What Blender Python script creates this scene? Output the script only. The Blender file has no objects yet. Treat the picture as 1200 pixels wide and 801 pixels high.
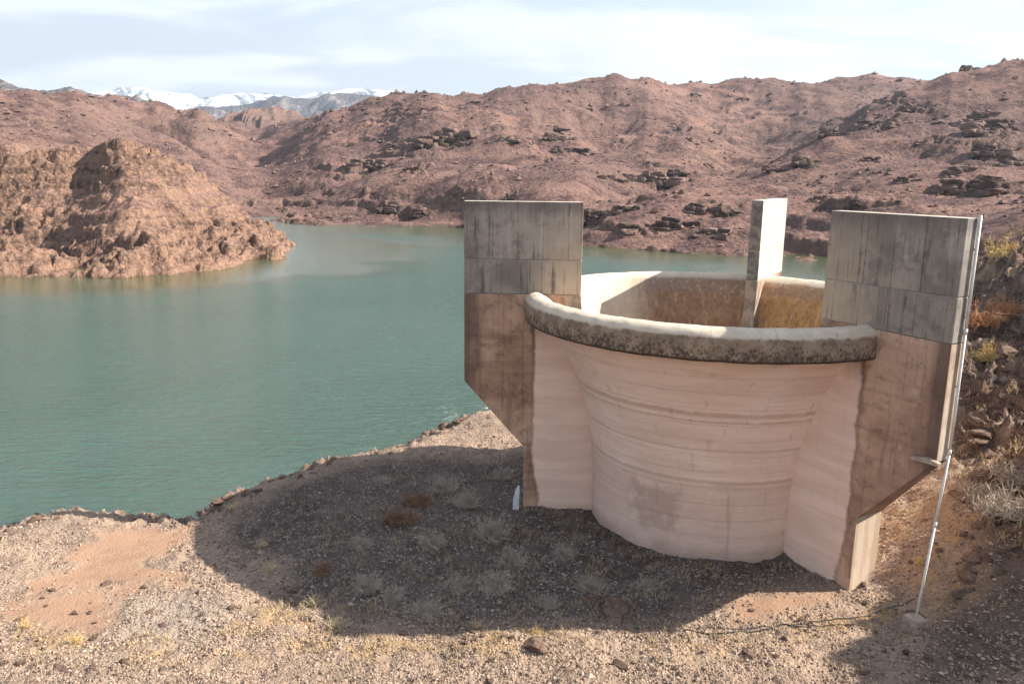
import bpy, math, random
import numpy as np
from mathutils import Matrix, Vector
random.seed(7); RNG = np.random.default_rng(11)
S = bpy.context.scene
COL = S.collection
R = math.radians

# ------------------------------------------------------------------ camera
CAM_Z = 4.032; PITCH = 0.210; ROLL = 0.012; FPX = 935.1
cam_d = bpy.data.cameras.new('camera'); cam = bpy.data.objects.new('camera', cam_d); COL.objects.link(cam)
cam_d.sensor_width = 36; cam_d.lens = FPX / 1200 * 36; cam_d.clip_end = 30000; cam_d.clip_start = .1
cam.matrix_world = Matrix.Translation((0, 0, CAM_Z)) @ Matrix.Rotation(math.pi / 2 - PITCH, 4, 'X') @ Matrix.Rotation(ROLL, 4, 'Z')
S.camera = cam
S.view_settings.view_transform = 'Standard'; S.view_settings.look = 'None'
S.view_settings.exposure = 1.30; S.view_settings.gamma = 1.0
S.cycles.max_bounces = 6; S.cycles.diffuse_bounces = 3; S.cycles.glossy_bounces = 3
S.cycles.volume_bounces = 0; S.cycles.use_adaptive_sampling = True
S.cycles.use_denoising = True

# ------------------------------------------------------------------ sun and sky
SUN_EL = 35.2; SUN_DX, SUN_DY = -1.0, -0.045          # direction the light travels over the ground
hyp = math.hypot(SUN_DX, SUN_DY)
tosun = Vector((-SUN_DX / hyp * math.cos(R(SUN_EL)), -SUN_DY / hyp * math.cos(R(SUN_EL)), math.sin(R(SUN_EL))))
sun_d = bpy.data.lights.new('sun', 'SUN'); sun_d.energy = 5.0; sun_d.angle = R(0.53); sun_d.color = (1.0, .93, .82)
sun = bpy.data.objects.new('sun', sun_d); COL.objects.link(sun)
sun.rotation_euler = tosun.to_track_quat('Z', 'Y').to_euler(); sun.location = (60, 10, 60)

world = bpy.data.worlds.new('World'); S.world = world; world.use_nodes = True
W = world.node_tree; W.nodes.clear()


class NT:
    """small helper to write node graphs"""
    def __init__(s, tree): s.t = tree
    def n(s, typ, ins=None, out=0, **props):
        nd = s.t.nodes.new(typ)
        for k, v in props.items(): setattr(nd, k, v)
        for k, v in (ins or {}).items():
            sock = nd.inputs[k]
            if isinstance(v, bpy.types.NodeSocket): s.t.links.new(v, sock)
            else:
                if hasattr(sock, 'default_value') and not isinstance(v, (int, float)) and len(v) == 3 and sock.type == 'RGBA': v = (*v, 1)
                sock.default_value = v
        return nd.outputs[out]
    def math(s, op, a, b=0.0, c=0.0, clamp=False): return s.n('ShaderNodeMath', {0: a, 1: b, 2: c}, operation=op, use_clamp=clamp)
    def mix(s, f, a, b, mode='MIX'):
        nd = s.t.nodes.new('ShaderNodeMix'); nd.data_type = 'RGBA'; nd.blend_type = mode; nd.clamp_factor = True
        for i, v in ((0, f), (6, a), (7, b)):
            if isinstance(v, bpy.types.NodeSocket): s.t.links.new(v, nd.inputs[i])
            else: nd.inputs[i].default_value = v if i == 0 else ((*v, 1) if len(v) == 3 else v)
        return nd.outputs[2]
    def ramp(s, v, lo, hi, a=0.0, b=1.0, smooth=True):
        return s.n('ShaderNodeMapRange', {0: v, 1: lo, 2: hi, 3: a, 4: b}, interpolation_type='SMOOTHSTEP' if smooth else 'LINEAR')
    def noise(s, vec, scale, detail=4, rough=.55, dist=0.0):
        return s.n('ShaderNodeTexNoise', {'Vector': vec, 'Scale': scale, 'Detail': detail, 'Roughness': rough, 'Distortion': dist})
    def vor(s, vec, scale, out=0, feature='F1', rnd=1.0):
        return s.n('ShaderNodeTexVoronoi', {'Vector': vec, 'Scale': scale, 'Randomness': rnd}, out=out, feature=feature)
    def scl(s, vec, sx, sy, sz, off=(0, 0, 0)): return s.n('ShaderNodeMapping', {'Vector': vec, 'Scale': (sx, sy, sz), 'Location': off})
    def sep(s, vec):
        nd = s.t.nodes.new('ShaderNodeSeparateXYZ'); s.t.links.new(vec, nd.inputs[0]); return nd.outputs


def build_world():
    t = NT(W)
    out = W.nodes.new('ShaderNodeOutputWorld')
    sky = t.n('ShaderNodeTexSky', sky_type='NISHITA', sun_disc=False, sun_elevation=R(SUN_EL),
              sun_rotation=math.atan2(tosun.x, tosun.y), air_density=1.0, dust_density=1.2, altitude=1200)
    vec = t.n('ShaderNodeTexCoord', out=0)
    x, y, z = t.sep(vec)
    zz = t.math('MAXIMUM', z, 0.0)
    den = t.math('ADD', zz, .16)
    cx, cy = t.math('DIVIDE', x, den), t.math('DIVIDE', y, den)
    cv = t.n('ShaderNodeCombineXYZ', {0: cx, 1: cy, 2: 0.0})
    n1 = t.noise(t.scl(cv, .8, 1.1, 1, (3.1, 1.7, 0)), 1.1, 6, .5, .3)
    n2 = t.noise(t.scl(cv, .7, 1.15, 1, (9.1, 4.7, 0)), 1.5, 5, .5, .4)
    cover = t.ramp(n1, .41, .62)
    hor = t.ramp(zz, .05, .50, 1.0, 0.0)
    cover = t.math('MAXIMUM', cover, t.math('MULTIPLY', hor, 1.0))
    shade = t.ramp(n2, .40, .60)
    bright = t.mix(shade, (3.2, 3.25, 3.5), (4.55, 4.55, 4.6))
    skyb = t.mix(cover, t.n('ShaderNodeVectorMath', {0: sky, 1: (1.0, 1.0, 1.0)}, operation='MULTIPLY'), bright)
    bg = t.n('ShaderNodeBackground', {'Color': skyb, 'Strength': .1})
    W.links.new(bg, out.inputs[0])


build_world()

# ------------------------------------------------------------------ numpy helpers
_perm = RNG.permutation(4096).astype(np.int64)
_g = RNG.uniform(0, 2 * np.pi, 4096); _gx, _gy = np.cos(_g), np.sin(_g)


def perlin(x, y):
    xi = np.floor(x).astype(np.int64); yi = np.floor(y).astype(np.int64); xf = x - xi; yf = y - yi
    def gr(ix, iy, dx, dy):
        h = _perm[(_perm[ix & 4095] + iy) & 4095]; return _gx[h] * dx + _gy[h] * dy
    u = xf * xf * xf * (xf * (xf * 6 - 15) + 10); v = yf * yf * yf * (yf * (yf * 6 - 15) + 10)
    a = gr(xi, yi, xf, yf); b = gr(xi + 1, yi, xf - 1, yf); c = gr(xi, yi + 1, xf, yf - 1); d = gr(xi + 1, yi + 1, xf - 1, yf - 1)
    return ((a + u * (b - a)) * (1 - v) + (c + u * (d - c)) * v) * 1.5


def fbm(x, y, scale, oct=4, gain=.5, off=0.0):
    r = np.zeros_like(x); a = 1.0; s = 1.0 / scale
    for i in range(oct):
        r += a * perlin(x * s + off + i * 17.3, y * s - off + i * 9.1); a *= gain; s *= 2.03
    return r


def ridged(x, y, scale, oct=4, gain=.5, off=0.0):
    r = np.zeros_like(x); a = 1.0; s = 1.0 / scale; w = 1.0
    for i in range(oct):
        n = (1 - np.abs(perlin(x * s + off + i * 7.7, y * s - off + i * 3.3)) * 1.6); n = np.clip(n, 0, 1) ** 2
        r += a * n * w; w = np.clip(n * 1.5, 0, 1); a *= gain; s *= 2.1
    return r


def billow(x, y, scale, oct=3, gain=.5, off=0.0):
    r = np.zeros_like(x); a = 1.0; s = 1.0 / scale
    for i in range(oct):
        r += a * np.sqrt(np.abs(perlin(x * s + off + i * 5.1, y * s - off + i * 8.3)) + .004); a *= gain; s *= 2.17
    return r


def vgully(x, y, scale, oct=3, gain=.5, off=0.0):
    """rounded ribs parted by sharp gullies"""
    r = np.zeros_like(x); a = 1.0; s = 1.0 / scale
    for i in range(oct):
        r += a * np.abs(perlin(x * s + off + i * 6.1, y * s - off + i * 4.3)) ** .8; a *= gain; s *= 2.3
    return r


def sst(v, a, b):
    t = np.clip((v - a) / (b - a), 0, 1); return t * t * (3 - 2 * t)


def ray(px, py):
    """direction through a point of the 1200x801 photograph"""
    X, Y = px - 600, py - 400.5
    a = X * math.cos(ROLL) + Y * math.sin(ROLL); u = -(-X * math.sin(ROLL) + Y * math.cos(ROLL))
    c, s = math.cos(PITCH), math.sin(PITCH)
    return np.array([a, FPX * c + u * s, -FPX * s + u * c])


def at_z(px, py, z):
    d = ray(px, py); t = (z - CAM_Z) / d[2]; return d[0] * t, d[1] * t, z


def at_d(px, py, D):
    d = ray(px, py); t = D / math.hypot(d[0], d[1]); return d[0] * t, d[1] * t, CAM_Z + d[2] * t


def at_dz(px, z, D):
    d = ray(px, 250); t = D / math.hypot(d[0], d[1]); return d[0] * t, d[1] * t, z


class TPS:
    def __init__(s, pts, smooth=0.0):
        P = np.array(pts, float); s.sc = np.abs(P[:, :2]).max(); s.P = P[:, :2] / s.sc; n = len(P)
        K = s.U(s.P, s.P) + smooth * np.eye(n)
        A = np.zeros((n + 3, n + 3)); A[:n, :n] = K; A[:n, n] = 1; A[:n, n + 1:] = s.P; A[n, :n] = 1; A[n + 1:, :n] = s.P.T
        s.w = np.linalg.solve(A, np.r_[P[:, 2], 0, 0, 0])
    def U(s, a, b):
        d2 = (a[:, None, 0] - b[None, :, 0]) ** 2 + (a[:, None, 1] - b[None, :, 1]) ** 2
        return .5 * d2 * np.log(d2 + 1e-12)
    def __call__(s, x, y):
        sh = x.shape; q = np.stack([x.ravel(), y.ravel()], 1) / s.sc; o = np.empty(len(q)); n = len(s.P)
        for i in range(0, len(q), 60000):
            b = q[i:i + 60000]; o[i:i + 60000] = s.U(b, s.P) @ s.w[:n] + s.w[n] + b @ s.w[n + 1:]
        return o.reshape(sh)


def mesh_np(name, V, F, mat=None, smooth=True, attrs=None, link=True, mats=None, midx=None):
    V = np.asarray(V, np.float32); F = np.asarray(F, np.int32); k = F.shape[1]
    me = bpy.data.meshes.new(name); me.vertices.add(len(V)); me.vertices.foreach_set('co', V.ravel())
    me.loops.add(F.size); me.loops.foreach_set('vertex_index', F.ravel())
    me.polygons.add(len(F)); me.polygons.foreach_set('loop_start', np.arange(0, F.size, k, dtype=np.int32))
    me.polygons.foreach_set('loop_total', np.full(len(F), k, np.int32))
    me.polygons.foreach_set('use_smooth', np.full(len(F), smooth, bool))
    for an, av in (attrs or {}).items():
        at = me.attributes.new(an, 'FLOAT', 'POINT'); at.data.foreach_set('value', np.asarray(av, np.float32).ravel())
    if mat: me.materials.append(mat)
    for m in (mats or []): me.materials.append(m)
    if midx is not None: me.polygons.foreach_set('material_index', np.asarray(midx, np.int32))
    me.update(calc_edges=True); me.validate()
    o = bpy.data.objects.new(name, me)
    if link: COL.objects.link(o)
    return o


def grid_faces(nr, nc):
    i = np.arange(nr - 1)[:, None] * nc + np.arange(nc - 1)[None]
    return np.stack([i, i + 1, i + 1 + nc, i + nc], -1).reshape(-1, 4)


def polar(az0, az1, nc, rr):
    az = np.radians(np.linspace(az0, az1, nc)); A, D = np.meshgrid(az, rr); return np.sin(A) * D, np.cos(A) * D


def tag(o, label=None, cat=None, group=None, kind=None):
    if label: o['label'] = label
    if cat: o['category'] = cat
    if group: o['group'] = group
    if kind: o['kind'] = kind
    return o


def empty(name, loc=(0, 0, 0), rz=0.0):
    o = bpy.data.objects.new(name, None); COL.objects.link(o); o.location = loc; o.rotation_euler.z = rz; o.empty_display_size = .3; return o


# ------------------------------------------------------------------ materials
def new_mat(name):
    m = bpy.data.materials.new(name); m.use_nodes = True; m.node_tree.nodes.clear(); return m, NT(m.node_tree)


def finish(m, t, col, rough=.9, height=None, bdist=.05, bstr=.6, spec=.3, **kw):
    ins = {'Base Color': col, 'Roughness': rough, 'Specular IOR Level': spec}
    if height is not None: ins['Normal'] = t.n('ShaderNodeBump', {'Height': height, 'Distance': bdist, 'Strength': bstr})
    ins.update(kw)
    b = t.n('ShaderNodeBsdfPrincipled', ins)
    o = m.node_tree.nodes.new('ShaderNodeOutputMaterial'); m.node_tree.links.new(b, o.inputs[0]); return m


def add_h(t, *pairs):
    r = None
    for v, k in pairs:
        q = t.math('MULTIPLY', v, k); r = q if r is None else t.math('ADD', r, q)
    return r


def mat_hill(name, soil_a, soil_b, rock_a, rock_b, scale=1.0, dots=.9):
    m, t = new_mat(name)
    P = t.n('ShaderNodeNewGeometry', out=0); N = t.n('ShaderNodeNewGeometry', out=3)
    nz = t.sep(N)[2]
    big = t.noise(P, .012 * scale, 5, .6, .5); mid = t.noise(P, .09 * scale, 5, .65); fine = t.noise(P, .9 * scale, 5, .7)
    strat = t.noise(t.n('ShaderNodeMapping', {'Vector': P, 'Scale': (.02, .02, .55), 'Rotation': (0, R(9), 0)}), scale, 4, .6, .4)
    soil = t.mix(t.ramp(big, .36, .64), soil_a, soil_b)
    soil = t.mix(t.ramp(mid, .44, .60), soil, (soil_b[0] * .62, soil_b[1] * .58, soil_b[2] * .64))
    soil = t.mix(t.math('MULTIPLY', t.ramp(fine, .42, .68), .55), soil, (soil_a[0] * 1.25, soil_a[1] * 1.25, soil_a[2] * 1.2))
    v1 = t.vor(P, .42 * scale); v1c = t.vor(P, .42 * scale, out=1)
    pick = t.math('LESS_THAN', t.sep(v1c)[0], .42)
    d1 = t.math('MULTIPLY', t.ramp(v1, .16, .34, 1, 0), pick)
    v2 = t.vor(t.scl(P, 1, 1, 1, (31, 7, 3)), 1.15 * scale); d2 = t.ramp(v2, .18, .36, 1, 0)
    dd = t.math('MULTIPLY', t.math('MAXIMUM', d1, t.math('MULTIPLY', d2, .6)), dots)
    dd = t.math('MULTIPLY', dd, t.ramp(mid, .36, .56))
    soil = t.mix(dd, soil, (.085, .060, .052))
    rock = t.mix(t.ramp(strat, .38, .62), rock_a, rock_b)
    rock = t.mix(t.ramp(fine, .35, .7), rock, (rock_b[0] * 1.5, rock_b[1] * 1.45, rock_b[2] * 1.35))
    ra = t.n('ShaderNodeAttribute', out=2, attribute_name='rock')
    f = t.math('ADD', t.ramp(t.math('ADD', nz, t.math('MULTIPLY', t.math('SUBTRACT', fine, .5), .25)), .62, .84, 1, 0), ra, clamp=True)
    col = t.mix(f, soil, rock)
    h = add_h(t, (fine, .9), (t.noise(P, 3.2 * scale, 3, .7), .35), (v2, -.35), (strat, .5))
    return finish(m, t, col, .95, h, .9 / scale, .9, .1)


def mat_ground():
    m, t = new_mat('shore_gravel')
    P = t.n('ShaderNodeNewGeometry', out=0)
    A = lambda k: t.n('ShaderNodeAttribute', out=2, attribute_name=k)
    big = t.noise(P, .22, 5, .6, .4); mid = t.noise(P, 1.3, 5, .65); fine = t.noise(P, 9, 5, .75)
    peb = t.vor(P, 13); pc = t.vor(P, 13, out=1); peb2 = t.vor(P, 27); pc2 = t.vor(P, 27, out=1)
    col = t.mix(t.ramp(big, .35, .65), (.45, .32, .23), (.36, .265, .20))
    col = t.mix(t.ramp(mid, .40, .68), col, (.26, .185, .14))
    col = t.mix(A('gold'), col, (.42, .27, .12))
    col = t.mix(A('grey'), col, (.37, .305, .25))
    col = t.mix(A('dark'), col, t.mix(t.ramp(mid, .4, .6), (.065, .054, .052), (.12, .10, .092)))  # shade of the cast shadows painted into the gravel colour
    stones = t.mix(t.sep(pc)[0], (.10, .07, .055), (.52, .40, .31))
    col2 = t.mix(t.math('MULTIPLY', t.ramp(peb, .30, .52, 1, 0), .50), col, t.mix(.5, stones, col))
    col2 = t.mix(t.math('MULTIPLY', t.sep(pc2)[1], .45), col2, t.mix(.5, t.mix(t.sep(pc2)[0], (.09, .065, .05), (.55, .42, .32)), col))
    col2 = t.mix(t.math('MULTIPLY', t.ramp(fine, .52, .68), .7), col2, (.10, .075, .06))
    sand = t.mix(t.ramp(mid, .4, .65), (.33, .205, .135), (.28, .175, .12))
    sand = t.mix(t.math('MULTIPLY', t.ramp(fine, .5, .7), .25), sand, (.30, .20, .14))
    col2 = t.mix(A('sand'), col2, sand)
    rr = t.mix(t.ramp(t.noise(t.scl(P, .5, .5, 2.6), 1.1, 5, .65, .6), .38, .6), (.060, .040, .032), (.175, .105, .075))
    rr = t.mix(t.ramp(fine, .5, .7), rr, (.33, .25, .20))
    col2 = t.mix(A('rock'), col2, rr)
    col2 = t.mix(t.math('MULTIPLY', A('wet'), .7), col2, (.07, .05, .04))
    rough_amt = t.ramp(A('sand'), 0, 1, 1, .25)
    h = t.math('MULTIPLY', add_h(t, (peb, -.6), (fine, .9), (peb2, -.3), (mid, 1.2)), rough_amt)
    return finish(m, t, col2, .95, h, .10, .9, .12)


def mat_boulder(name, a, b, sc=1.0):
    m, t = new_mat(name)
    P = t.n('ShaderNodeTexCoord', out=3)
    r = t.n('ShaderNodeObjectInfo', out=5)
    v = t.n('ShaderNodeVectorMath', {0: P, 1: t.n('ShaderNodeCombineXYZ', {0: t.math('MULTIPLY', r, 50), 1: 0.0, 2: 0.0})}, operation='ADD')
    n1 = t.noise(v, 1.4 * sc, 5, .65, .4); n2 = t.noise(v, 9 * sc, 5, .7); st = t.noise(t.scl(v, .3, .3, 3.0), 1.2 * sc, 4, .6, .5)
    c = t.mix(t.ramp(n1, .35, .65), a, b)
    c = t.mix(t.ramp(st, .5, .62), c, (a[0] * .5, a[1] * .5, a[2] * .5))
    c = t.mix(t.math('MULTIPLY', t.ramp(n2, .5, .7), .6), c, (b[0] * 1.35, b[1] * 1.3, b[2] * 1.25))
    c = t.mix(t.math('MULTIPLY', r, .45), c, b)
    return finish(m, t, c, .92, add_h(t, (n1, 1.), (n2, .5), (st, 1.)), .25 / sc, .9, .15)


def mat_simple(name, a, b, scale, rough=.8, bd=.02, **kw):
    m, t = new_mat(name)
    P = t.n('ShaderNodeTexCoord', out=3); n1 = t.noise(P, scale, 5, .65)
    r = t.n('ShaderNodeObjectInfo', out=5)
    c = t.mix(t.ramp(n1, .35, .65), a, b)
    return finish(m, t, c, rough, n1, bd, .6, **kw)


def mat_concrete(kind):
    """kind: upper (grey, board marked), lower (brown stained, pale inside the lip), funnel, crest, bowl"""
    m, t = new_mat('concrete_' + kind)
    P = t.n('ShaderNodeTexCoord', out=3)
    G = t.n('ShaderNodeNewGeometry', out=3)
    # object space normal: to tell side faces, ends and tops apart
    on = t.n('ShaderNodeVectorTransform', {0: G}, vector_type='NORMAL', convert_from='WORLD', convert_to='OBJECT')
    x, y, z = t.sep(P); nx, ny, nz = t.sep(on)
    rnd = t.n('ShaderNodeObjectInfo', out=5)
    mpf = t.sep(t.n('ShaderNodeObjectInfo', out=1))[0]
    off = t.n('ShaderNodeCombineXYZ', {0: t.math('MULTIPLY', rnd, 40), 1: t.math('MULTIPLY', rnd, 17), 2: t.math('MULTIPLY', rnd, 9)})
    Q = t.n('ShaderNodeVectorMath', {0: P, 1: off}, operation='ADD')
    blot = t.noise(Q, .55, 6, .62, .5); mid = t.noise(Q, 2.4, 6, .7, .3); fine = t.noise(Q, 18, 4, .7)
    vst = t.noise(t.scl(Q, 4.6, 4.6, .30), 1.0, 5, .6, .15); vst2 = t.noise(t.scl(Q, 13, 13, .5), 1.0, 4, .6, .1)
    hst = t.noise(t.scl(Q, .30, .30, 2.6), 1.0, 6, .62, .1)
    hst2 = t.noise(t.scl(Q, .8, .8, 13.0), 1.0, 4, .65, .1)
    holes = t.ramp(t.vor(Q, 1.9), .020, .035, 1, 0)
    if kind in ('upper', 'lower'):
        bx = t.math('DIVIDE', t.math('ADD', x, t.math('MULTIPLY', rnd, .35)), .86)
        fr = t.math('FRACT', bx); wn = t.n('ShaderNodeTexWhiteNoise', {'Vector': t.n('ShaderNodeCombineXYZ', {0: t.math('FLOOR', bx), 1: rnd, 2: 0.0})}, out=0)
        line = t.math('MULTIPLY', t.math('GREATER_THAN', t.math('ABSOLUTE', t.math('SUBTRACT', fr, .5)), .487), t.ramp(mid, .35, .6))
        side = t.ramp(t.math('ABSOLUTE', ny), .5, .7)
        line = t.math('MULTIPLY', line, side)
    if kind == 'upper':
        c = t.mix(t.ramp(blot, .35, .65), (.19, .163, .136), (.36, .305, .25))
        c = t.mix(t.math('MULTIPLY', wn, .28), c, (.34, .30, .26))
        c = t.mix(t.math('MULTIPLY', t.ramp(mid, .48, .66), .55), c, (.13, .112, .10))
        # inner end bleached, cream
        inner = t.math('MULTIPLY', t.ramp(t.math('ADD', x, t.math('MULTIPLY', t.math('SUBTRACT', blot, .5), 3.5)), 5.0, 6.6, 1, 0), t.ramp(z, .2, 2.9, 1, .25))
        c = t.mix(t.math('MULTIPLY', inner, .75), c, (.47, .37, .27))
        c = t.mix(t.math('MULTIPLY', t.ramp(vst, .56, .68), t.ramp(blot, .4, .6, .1, .5)), c, (.42, .39, .36))
        c = t.mix(t.math('MULTIPLY', t.ramp(vst, .45, .34), t.ramp(mid, .35, .6, .2, .75)), c, (.10, .085, .075))
        c = t.mix(t.math('MULTIPLY', t.ramp(vst2, .42, .32), t.ramp(blot, .6, .4, .1, .6)), c, (.07, .06, .055))
        c = t.mix(t.math('MULTIPLY', t.ramp(t.math('ADD', z, t.math('MULTIPLY', vst2, .8)), 2.9, 3.35), .55), c, (.12, .10, .095))
        c = t.mix(t.math('MULTIPLY', line, .6), c, (.05, .042, .038))
        ends = t.math('MAXIMUM', t.ramp(nx, .5, .7), t.ramp(ny, .5, .7))
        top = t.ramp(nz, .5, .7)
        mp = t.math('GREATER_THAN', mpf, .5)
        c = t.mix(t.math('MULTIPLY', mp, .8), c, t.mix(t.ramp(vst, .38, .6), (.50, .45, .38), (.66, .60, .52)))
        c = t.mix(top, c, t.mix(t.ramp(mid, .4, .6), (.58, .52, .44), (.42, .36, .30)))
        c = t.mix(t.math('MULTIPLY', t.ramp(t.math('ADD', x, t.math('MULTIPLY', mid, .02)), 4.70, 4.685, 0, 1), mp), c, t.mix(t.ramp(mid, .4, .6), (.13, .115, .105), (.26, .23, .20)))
        c = t.mix(holes, c, (.04, .035, .03))
        h = add_h(t, (mid, .5), (fine, .5), (line, -1.2), (holes, -1.5), (wn, .5))
    elif kind == 'lower':
        c = t.mix(t.ramp(blot, .35, .62), (.36, .215, .145), (.56, .37, .255))
        c = t.mix(t.math('MULTIPLY', t.ramp(hst, .52, .64), .35), c, (.20, .11, .075))
        c = t.mix(t.math('MULTIPLY', t.ramp(t.math('ADD', x, t.math('MULTIPLY', vst, 1.2)), 8.5, 9.2), .75), c, (.09, .06, .05))
        c = t.mix(t.math('MULTIPLY', t.ramp(vst, .45, .34), .35), c, (.12, .075, .055))
        up = t.ramp(t.math('ADD', z, t.math('MULTIPLY', mid, 1.6)), -.9, .9)
        c = t.mix(t.math('MULTIPLY', t.ramp(mid, .5, .66), .5), c, (.12, .075, .055))
        c = t.mix(t.math('MULTIPLY', line, .35), c, (.07, .045, .035))
        pale = t.mix(t.ramp(hst, .36, .62), (.83, .62, .50), (.73, .52, .41))
        pale = t.mix(t.math('MULTIPLY', t.ramp(hst2, .50, .66), .35), pale, (.68, .56, .50))
        pale = t.mix(t.ramp(t.math('ADD', z, t.math('MULTIPLY', blot, 1.2)), -1.2, -.2), pale, (.46, .31, .245))
        edge = t.math('ADD', 6.22, t.math('MULTIPLY', t.math('SUBTRACT', t.noise(Q, 2.0, 3, .6), .5), .30))
        edge = t.math('SUBTRACT', edge, t.ramp(z, -7.6, -6.2, .22, 0))
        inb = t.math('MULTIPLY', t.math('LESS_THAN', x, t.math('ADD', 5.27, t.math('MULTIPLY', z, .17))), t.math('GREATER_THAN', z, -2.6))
        pf = t.math('MULTIPLY', t.ramp(t.math('SUBTRACT', x, edge), -.05, .07, 1, 0), t.ramp(z, -.8, -.5, 1, 0))
        c = t.mix(pf, c, pale)
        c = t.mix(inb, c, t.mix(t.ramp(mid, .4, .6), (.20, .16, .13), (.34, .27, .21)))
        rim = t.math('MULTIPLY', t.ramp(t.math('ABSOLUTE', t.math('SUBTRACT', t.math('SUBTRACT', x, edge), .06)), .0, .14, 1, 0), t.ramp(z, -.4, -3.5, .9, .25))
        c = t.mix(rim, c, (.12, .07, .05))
        c = t.mix(t.math('MULTIPLY', t.ramp(nx, .8, .9), t.ramp(mid, .3, .55, .5, .9)), c, t.mix(t.ramp(vst, .4, .6), (.45, .33, .23), (.55, .45, .36)))
        c = t.mix(holes, c, (.06, .04, .035))
        h = add_h(t, (mid, .6), (fine, .5), (line, -.8), (hst2, .4), (pf, .8))
    elif kind == 'funnel':
        c = t.mix(t.ramp(hst, .36, .64), (.84, .625, .50), (.74, .53, .415))
        c = t.mix(t.math('MULTIPLY', t.ramp(blot, .45, .65), .5), c, (.84, .67, .56))
        c = t.mix(t.math('MULTIPLY', t.ramp(hst2, .52, .70), .22), c, (.42, .29, .23))
        def band(z0, w, k, cc):
            nonlocal c
            zz = t.math('ADD', z, t.math('MULTIPLY', t.math('SUBTRACT', mid, .5), .16))
            c = t.mix(t.math('MULTIPLY', t.ramp(t.math('ABSOLUTE', t.math('SUBTRACT', zz, z0)), w * .3, w, 1, 0), k), c, cc)
        band(-2.95, .12, .5, (.42, .24, .16)); band(-3.2, .06, .4, (.34, .2, .14)); band(-4.2, .05, .35, (.36, .22, .16)); band(-5.3, .09, .45, (.38, .24, .18))
        c = t.mix(t.math('MULTIPLY', t.ramp(z, -5.3, -5.5), .30), c, (.46, .30, .235))
        c = t.mix(t.ramp(t.math('ADD', z, t.math('MULTIPLY', blot, 1.0)), -.75, -.25), c, (.42, .28, .215))
        # damp patch low on the wall
        dx = t.math('SUBTRACT', x, -2.35); dz = t.math('SUBTRACT', z, -6.45)
        box = t.math('MAXIMUM', t.math('DIVIDE', t.math('ABSOLUTE', dx), .72), t.math('DIVIDE', t.math('ABSOLUTE', dz), .8))
        c = t.mix(t.math('MULTIPLY', t.math('MULTIPLY', t.ramp(t.math('ADD', box, t.math('MULTIPLY', t.math('SUBTRACT', mid, .5), 1.6)), .6, 1.15, 1, 0), t.ramp(y, 0, -.5)), .45), c, (.33, .21, .15))
        c = t.mix(t.math('MULTIPLY', t.ramp(t.math('ADD', z, t.math('MULTIPLY', blot, 1.4)), -6.6, -7.3), .45), c, (.30, .21, .16))
        c = t.mix(t.math('MULTIPLY', t.ramp(vst, .40, .30), .3), c, (.34, .22, .17))
        c = t.mix(holes, c, (.22, .11, .08))
        fl = t.math('GREATER_THAN', t.math('ABSOLUTE', t.math('SUBTRACT', t.math('FRACT', t.math('DIVIDE', z, .55)), .5)), .478)
        c = t.mix(t.math('MULTIPLY', fl, t.ramp(mid, .4, .62, .05, .4)), c, (.38, .25, .19))
        c = t.mix(t.math('MULTIPLY', t.ramp(mid, .5, .7), .3), c, (.86, .70, .59))
        h = add_h(t, (mid, .8), (fine, .5), (hst2, .5), (fl, -.8))
    elif kind == 'crest':
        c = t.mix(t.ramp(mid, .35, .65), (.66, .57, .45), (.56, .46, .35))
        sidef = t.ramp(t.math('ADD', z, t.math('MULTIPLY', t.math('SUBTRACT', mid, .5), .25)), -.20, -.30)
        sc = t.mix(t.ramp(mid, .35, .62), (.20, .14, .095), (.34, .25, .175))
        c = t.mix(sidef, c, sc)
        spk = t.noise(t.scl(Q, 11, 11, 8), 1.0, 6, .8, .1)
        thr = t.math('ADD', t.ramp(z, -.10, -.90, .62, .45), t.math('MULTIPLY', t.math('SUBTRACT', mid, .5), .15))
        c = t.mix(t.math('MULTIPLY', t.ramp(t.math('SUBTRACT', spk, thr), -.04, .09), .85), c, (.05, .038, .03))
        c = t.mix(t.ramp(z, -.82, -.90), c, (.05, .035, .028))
        jt = t.math('FRACT', t.math('MULTIPLY', t.math('ARCTAN2', y, x), 24 / (2 * math.pi)))
        jl = t.math('GREATER_THAN', t.math('ABSOLUTE', t.math('SUBTRACT', jt, .5)), .4925)
        c = t.mix(t.math('MULTIPLY', jl, .22), c, (.10, .08, .06))
        h = add_h(t, (mid, 1.), (fine, .6), (spk, 1.), (jl, -1.))
    else:
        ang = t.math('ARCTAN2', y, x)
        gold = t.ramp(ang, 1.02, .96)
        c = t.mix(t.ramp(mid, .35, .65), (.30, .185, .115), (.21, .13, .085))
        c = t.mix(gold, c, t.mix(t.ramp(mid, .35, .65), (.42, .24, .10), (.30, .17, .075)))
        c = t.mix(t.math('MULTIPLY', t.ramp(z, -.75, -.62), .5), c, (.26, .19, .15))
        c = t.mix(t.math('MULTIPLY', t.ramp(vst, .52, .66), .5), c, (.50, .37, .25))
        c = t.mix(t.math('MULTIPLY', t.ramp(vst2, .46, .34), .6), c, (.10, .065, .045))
        cream = t.ramp(t.math('ABSOLUTE', ang), 1.75, 2.15)  # sunlit left part of the bowl, its brightness painted in as cream
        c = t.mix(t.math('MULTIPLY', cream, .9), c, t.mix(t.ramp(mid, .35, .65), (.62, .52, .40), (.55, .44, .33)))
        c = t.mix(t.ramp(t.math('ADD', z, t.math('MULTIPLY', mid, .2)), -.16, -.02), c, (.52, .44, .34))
        h = add_h(t, (mid, .8), (fine, .5), (vst2, .6))
    return finish(m, t, c, .88, h, .018, .7, .25)


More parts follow.
